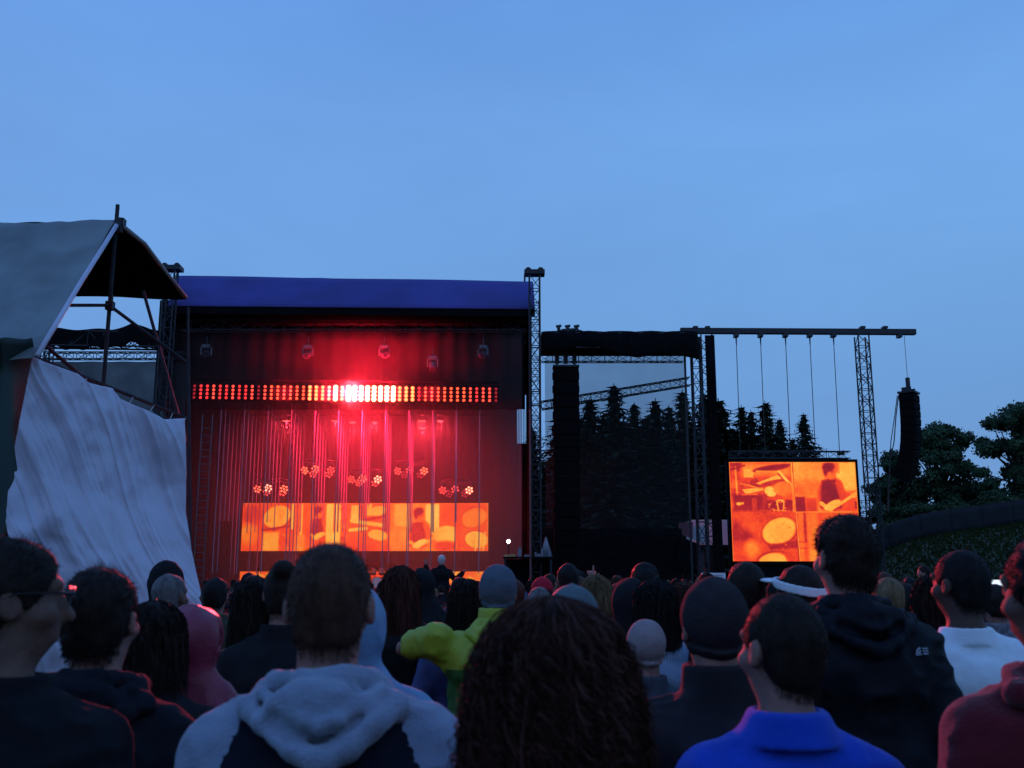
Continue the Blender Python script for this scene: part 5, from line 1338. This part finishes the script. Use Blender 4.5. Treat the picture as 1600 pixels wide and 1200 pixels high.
# fleece hoodie man in the middle
person(519, 855, 2.1, 'cropped auburn haired man in pale blue hoodie with navy back, front and centre left', lv=0, hair='crop', hc='ginger', top='hoodie', hood='down', hs=1.0, seed=3, w=1.10, sh=.0,
       cloth=cloth('pale_blue_fleece', (.25, .29, .37), .95, .5, 150, .12, .4), panel=cloth('navy_fleece', (.010, .011, .020), .95, .5, 150), skin='light', rz=R(4))
person(26, 848, 2.1, 'man with glasses looking right at the left edge', lv=0, hair='short', hc='brown', yaw=R(-52), rz=R(-8), glasses=True, top='jacket', cloth=blackj, seed=5, skin='mid', collar=1.50)
person(163, 893, 2.5, 'dark haired man in black hooded jacket second from the left edge', lv=0, hair='short', hc='brown', yaw=R(-6), top='hoodie', hood='down', cloth=cloth('black_soft', (.012, .013, .018)), seed=6, skin='light')
person(862, 957, 1.72, 'woman with a huge mass of dark curly hair in the foreground', lv=0, hair='curly', hc='auburn', top='jacket', cloth=charcoal, seed=8, yaw=R(2), rz=R(3))
person(1217, 933, 2.25, 'short haired man in bright blue polo shirt with collar', lv=0, hair='crop', hc='brown', top='polo', cloth=cloth('royal_blue_pique', (.010, .065, .52), .9, .4, 260, .10, .2), yaw=R(22), rz=R(2), seed=9, skin='light', nape=1.535)
tall = person(1316, 806, 3.45, 'tall man in black jacket with small white shoulder mark before the right screen', lv=0, hair='tousled', hc='brown', top='jacket', hood='down', cloth=cloth('black_shell', (.008, .009, .013), .7, .15, 120), yaw=R(10), rz=R(4), seed=10, w=1.10, skin='light', hs=1.1)
person(1496, 863, 3.85, 'man with close black hair in a plain white shirt near the right edge', lv=0, hair='crop', hc='black', top='tee', cloth=cloth('white_cotton', (.80, .86, .90), .95, .3, 200, .05, .1), yaw=R(24), rz=R(2), seed=11, skin='dark', w=1.14)
person(1636, 833, 2.2, 'person in dark red hooded sweatshirt cut off by the right edge', lv=0, hair='tousled', hc='black', top='hoodie', hood='down', hs=1.15, cloth=cloth('dark_red_fleece', (.13, .009, .016), .95, .5, 150, .15, .3), yaw=R(22), rz=R(8), seed=12, skin='mid', w=1.05)
person(1112, 908, 2.8, 'person in dark close-fitting hat and brown-grey jacket left of the blue polo man', lv=0, hair='beanie', hat=cloth('dark_knit', (.034, .027, .030), .95, .6, 140), hc='black', top='jacket', collar=1.545, cloth=cloth('brown_grey_shell', (.024, .019, .022), .8, .2, 120), seed=13, rz=R(5))
# ---------------- the logo sewn on the tall man's shoulder: a white quarter dome of three bands
def logo(parent):
    s = 1.0; m = MB()
    for r0, r1 in ((.0, .0055), (.0085, .0135), (.0165, .0215)):
        n = 8; b = len(m.v)
        for i in range(n + 1):
            t = math.pi / 2 * i / n + math.pi / 2
            for r_ in (r0, r1): m.v.append(Vector((.150 + r_ * math.cos(t), 0, 1.360 + r_ * math.sin(t))))
        for i in range(n): m.f.append([b + 2 * i, b + 2 * i + 1, b + 2 * i + 3, b + 2 * i + 2])
    for k in range(3): m.box((.164, 0, 1.364 + k * .007), (.016, .002, .0036))
    me = bpy.data.meshes.new('sewn_mark'); me.from_pydata([tuple(v) for v in m.v], [], m.f); me.materials.append(mat('white_thread', (.38, .40, .46), .7, 0, 0))
    o = link_mesh('sewn_mark', me, None, parent)
    jk = [c for c in parent.children if c.name.startswith('jacket')][0]
    V = np.zeros(len(jk.data.vertices) * 3, np.float32); jk.data.vertices.foreach_get('co', V); V = V.reshape(-1, 3)
    for v in me.vertices:
        near = V[(np.hypot(V[:, 0] - v.co.x, V[:, 2] - v.co.z) < .02)]; v.co.y += near[:, 1].min() - .005
logo(tall)
# ---------------- second line
person(244, 950, 3.15, 'shorter person with chin length dark hair before the pink raincoat', lv=1, hair='bob', hc='brown', top='jacket', cloth=charcoal, seed=14)
person(306, 946, 3.45, 'person in pink-red raincoat with the hood up beside the white tarp', lv=1, hair='none', top='rain', hood='up', cloth=cloth('pink_red_nylon', (.22, .030, .058), .45, .25, 60, .15, 0), seed=15, rz=R(0), w=.95)
person(268, 898, 5.4, 'bald man in dark jacket against the foot of the white tarp', lv=1, hair='thin', hc='grey', top='jacket', cloth=navy, seed=16, yaw=R(-20), skin='mid')
person(262, 883, 6.6, 'person in black hood behind the bald man beside the white tarp', lv=1, hair='none', top='jacket', hood='up', peak=.02, cloth=blackj, seed=17)
person(338, 905, 7.0, 'round headed dark haired person in olive jacket just right of the white tarp', lv=1, hair='short', hc='black', top='jacket', cloth=cloth('olive', (.05, .052, .035)), seed=18)
person(403, 911, 4.4, 'woman with loose brown hair in tan jacket left of the pale hoodie', lv=1, hair='long', zb=1.36, hc='brown', top='jacket', cloth=cloth('tan_jacket', (.15, .125, .10), .85, .3, 90), seed=19, w=.95)
person(448, 884, 4.3, 'person with hair in a bun half hidden by the pale hoodie man', lv=1, hair='bun', hc='brown', top='jacket', cloth=charcoal, seed=20, skin='light')
person(548, 915, 2.95, 'person in light blue rain jacket with hood up mostly hidden behind the pale hoodie man', lv=1, hair='none', top='rain', hood='up', cloth=cloth('light_blue_nylon', (.16, .27, .42), .6, .25, 60, .1, 0), seed=21, w=1.05)
person(626, 890, 5.7, 'woman with very long straight dark red-brown hair right of the pale hoodie man', lv=1, hair='long', zb=1.12, hc='auburn', top='jacket', cloth=blackj, seed=22, w=.92)
person(778, 885, 5.0, 'man in grey knit hat and lime green jacket with his arm round a friend', lv=1, hair='beanie', hat=cloth('grey_blue_knit', (.10, .12, .15), .95, .8, 120), hc='brown', top='rain', cloth=cloth('lime_nylon', (.34, .40, .030), .5, .25, 60, .12, 0), seed=23, rz=R(2), lower=cloth('leaf_green_nylon', (.035, .13, .025), .5, .25, 60, .12, 0), hood='down', collar=1.575,
       pose={'ell': (-.285, -.10, 1.430), 'wrl': (-.40, .05, 1.395)}, w=1.16)
person(731, 912, 5.35, 'dark haired friend in blue jacket under the lime green arm', lv=1, hair='bob', hc='brown', top='jacket', cloth=cloth('mid_blue_shell', (.035, .05, .16), .6, .2, 80), seed=24, w=.95)
person(893, 917, 3.3, 'person in grey-green cap directly behind the curly hair', lv=1, hair='cap', hat=cloth('grey_green_twill', (.10, .13, .14), .7, .3, 200), hc='brown', top='jacket', cloth=cloth('wine_red', (.10, .014, .022)), seed=25)
person(1008, 971, 4.35, 'short person in pinkish beige knit hat right of the curly hair', lv=1, hair='beanie', hat=cloth('beige_knit', (.32, .25, .25), .95, .8, 120, .1), hc='brown', top='jacket', cloth=cloth('slate', (.06, .07, .09)), seed=26, w=.9)
person(1163, 879, 4.6, 'bald man below the left bottom corner of the right screen', lv=1, hair='thin', hc='brown', top='jacket', cloth=blackj, seed=27, skin='mid', nape=1.56)
person(1245, 885, 4.4, 'person in white sun visor below the right screen', lv=0, hair='visor', hat=cloth('white_twill', (.82, .84, .86), .8, .2, 200, .04), hc='brown', top='jacket', cloth=navy, seed=28, yaw=R(28), skin='mid')
person(1022, 911, 4.7, 'person with long black hair and pale blue top left of the brown-grey jacket', lv=1, hair='long', zb=1.40, hc='black', top='jacket', cloth=cloth('pale_blue_wool', (.26, .34, .44)), seed=29)
person(983, 905, 5.6, 'person in charcoal hood behind the beige knit hat', lv=1, hair='none', top='jacket', hood='up', cloth=charcoal, seed=30)
person(1006, 879, 6.6, 'tall person in black behind the long black hair', lv=1, hair='tousled', hc='black', top='jacket', cloth=blackj, seed=31, w=1.05)
person(930, 904, 6.4, 'person with wavy blond hair behind the curly hair', lv=1, hair='bob', hc='blond', top='jacket', cloth=cloth('brick_red', (.20, .03, .03)), seed=32, skin='light')
person(847, 903, 8.0, 'person in bright red cap right of the lime jacket', lv=1, hair='cap', hat=cloth('bright_red_twill', (.42, .012, .030), .8, .2, 200), hc='brown', top='jacket', cloth=navy, seed=33)
person(842, 919, 7.0, 'grey haired person just below the red cap', lv=1, hair='short', hc='grey', top='jacket', cloth=charcoal, seed=34)
person(887, 882, 8.4, 'tall dark haired man standing out right of the red cap', lv=1, hair='short', hc='black', top='jacket', cloth=navy, seed=35)
person(942, 914, 9.5, 'person pointing one raised finger at the sky', lv=1, hair='short', hc='brown', top='hoodie', cloth=charcoal, seed=36, pose={'ell': (-.23, .08, 1.56), 'wrl': (-.10, .06, 1.76)}, handup=('l', 'point', (.08, -.02, 1)))
person(1066, 915, 6.2, 'person with orange-brown hair in dark jacket behind the brown-grey jacket', lv=1, hair='bob', hc='auburn', top='jacket', cloth=navy, seed=37)
person(1412, 913, 7.0, 'black haired person behind the right shoulder of the tall man', lv=1, hair='tousled', hc='black', top='jacket', cloth=charcoal, seed=38)
person(1455, 905, 4.9, 'brown haired person left of the white shirt man', lv=1, hair='bob', hc='brown', top='jacket', cloth=cloth('brown_wool', (.06, .04, .03)), seed=39)
person(1385, 905, 6.0, 'person in denim blue jacket close to the right shoulder of the tall man', lv=1, hair='short', hc='blond', top='jacket', cloth=cloth('denim_blue', (.06, .08, .15)), seed=40)
person(1442, 884, 17.0, 'person standing at the foot of the grass slope looking left', lv=2, hair='short', hc='brown', top='jacket', cloth=navy, seed=41, rz=R(80), H=1.75, skin='light')
ph = person(1552, 916, 6.5, 'person with both hands up holding a small bright phone right of the white shirt man', lv=1, hair='short', hc='brown', top='jacket', cloth=cloth('patterned_grey', (.16, .15, .17), .9, .3, 90, .5, .1, 40), seed=42, pose={'elr': (.20, .16, 1.42), 'wrr': (.07, .24, 1.63), 'ell': (-.20, .16, 1.42), 'wrl': (-.06, .24, 1.63)}, handup=('r', True, (-.1, 0, 1)))
c = W(1554, 912, 6.78); e = empty('phone', c, 'small phone with a bright screen held up right of the white shirt man', 'phone')
MB().box(c, (.115, .010, .062)).build('case', black_box, e); MB().box(c + Vector((0, -.0065, 0)), (.10, .003, .05)).build('display', led('phone_display', (.75, .85, 1), 1.2), e)
# rider on a friend's shoulders
rider = person(690, 868, 24, 'person in pale cap riding on shoulders with arms raised before the stage', lv=2, hair='beanie', hat=cloth('pale_cap', (.55, .52, .5)), hc='brown', top='jacket', cloth=blackj, seed=43, H=1.75,
       pose={'ell': (-.28, .10, 1.30), 'wrl': (-.36, .12, 1.50), 'elr': (.34, .08, 1.18), 'wrr': (.50, .10, 1.34)}, stance='sit', handup=('l', True, (0, 0, 1)))
person(690, 890, 23.85, 'friend carrying the rider in the pale cap on the shoulders', lv=2, hair='short', hc='brown', top='jacket', cloth=charcoal, seed=44, H=1.70, z0=0).location.z = 0
# ---------------- farther rows: a few figures repeated with their own clothes
TEMPL = [person_parts(dict(lv=2, hair=h, hc=hc, top=t, hood=hd, cloth=charcoal, seed=60 + i, skin=sk, hat=charcoal, yaw=R((-30, 10, 0, 35, -15, 20, -8)[i])))
         for i, (h, hc, t, hd, sk) in enumerate((('short', 'brown', 'jacket', None, 'light'), ('long', 'brown', 'jacket', None, 'light'), ('none', 'brown', 'jacket', 'up', 'light'),
                                            ('short', 'black', 'hoodie', 'down', 'mid'), ('cap', 'brown', 'jacket', None, 'light'), ('bob', 'black', 'jacket', None, 'light'), ('tousled', 'brown', 'hoodie', 'down', 'light')))]
TOPS = [charcoal, navy, blackj, charcoal, navy, cloth('dull_green', (.03, .045, .032)), cloth('dull_brown', (.05, .035, .028)), cloth('dull_grey', (.08, .08, .09)), cloth('dull_red', (.12, .02, .025)), cloth('faded_blue', (.06, .08, .13))]
HC = list(HAIR.values())
rg = random.Random(21)
rows = [(8.6, 78), (10.5, 66), (13, 56), (16, 38), (20, 31), (26, 26), (33, 21), (41, 19)]
TOPW = ('charcoal top', 'navy top', 'black jacket', 'charcoal jacket', 'navy jacket', 'dull green top', 'dull brown top', 'dull grey top', 'dull red top', 'faded blue top')
KINDW = ('short haired person', 'long haired person', 'hooded person', 'hood down person', 'capped person', 'bob haired person', 'tousled person')
ROWW = ('first', 'second', 'third', 'fourth', 'fifth', 'sixth', 'seventh', 'last')
PLACE = ((372, 'beside the white tarp'), (430, 'under the long screen left end'), (500, 'left of the pale hoodie head'), (600, 'hidden by the pale hoodie head'), (665, 'near the very long hair'), (735, 'below the shoulder rider'),
         (800, 'beyond the lime jacket'), (860, 'before the stage corner pole'), (920, 'before the speaker column'), (985, 'before the scrim'), (1050, 'left of the notice board'), (1135, 'under the notice board'), (1215, 'under the right screen'), (1300, 'beside the white visor'), (1380, 'behind the tall man'), (9999, 'below the grass slope'))
n = 0; seen = {}
for ri, (D, step) in enumerate(rows):
    px = 318 + rg.uniform(0, step)
    while px < (1440 if D < 20 else 1100):
        if not (655 < px < 735 and 20 < D < 30):
            d = D + rg.uniform(-.5, .5); Hh = rg.uniform(1.58, 1.86); q = W(px, 910, d); top = HORIZON - (Hh - 1.75) / d * FPX
            k = rg.randrange(len(TEMPL)); ti = rg.randrange(len(TOPS)); pl = [w_ for x_, w_ in PLACE if px < x_][0]
            lab = '%s in %s, %s row, %s' % (KINDW[k], TOPW[ti], ROWW[ri], pl)
            while lab in seen: ti = (ti + 1) % len(TOPS); lab = '%s in %s, %s row, %s' % (KINDW[k], TOPW[ti], ROWW[ri], pl)
            seen[lab] = 1
            person(px, top, d, lab, group='crowd rows towards the stage', template=TEMPL[k], rz=rg.gauss(.12, .28), cloth_over=TOPS[ti], H=Hh, z0=0,
                   hair_over=HC[rg.choice((0, 0, 1, 1, 2, 5, 3))] if k not in (2, 4) else None).location.z = ground_z(q.x, d)
            n += 1
        px += step * rg.uniform(.75, 1.35)
print('crowd', n)
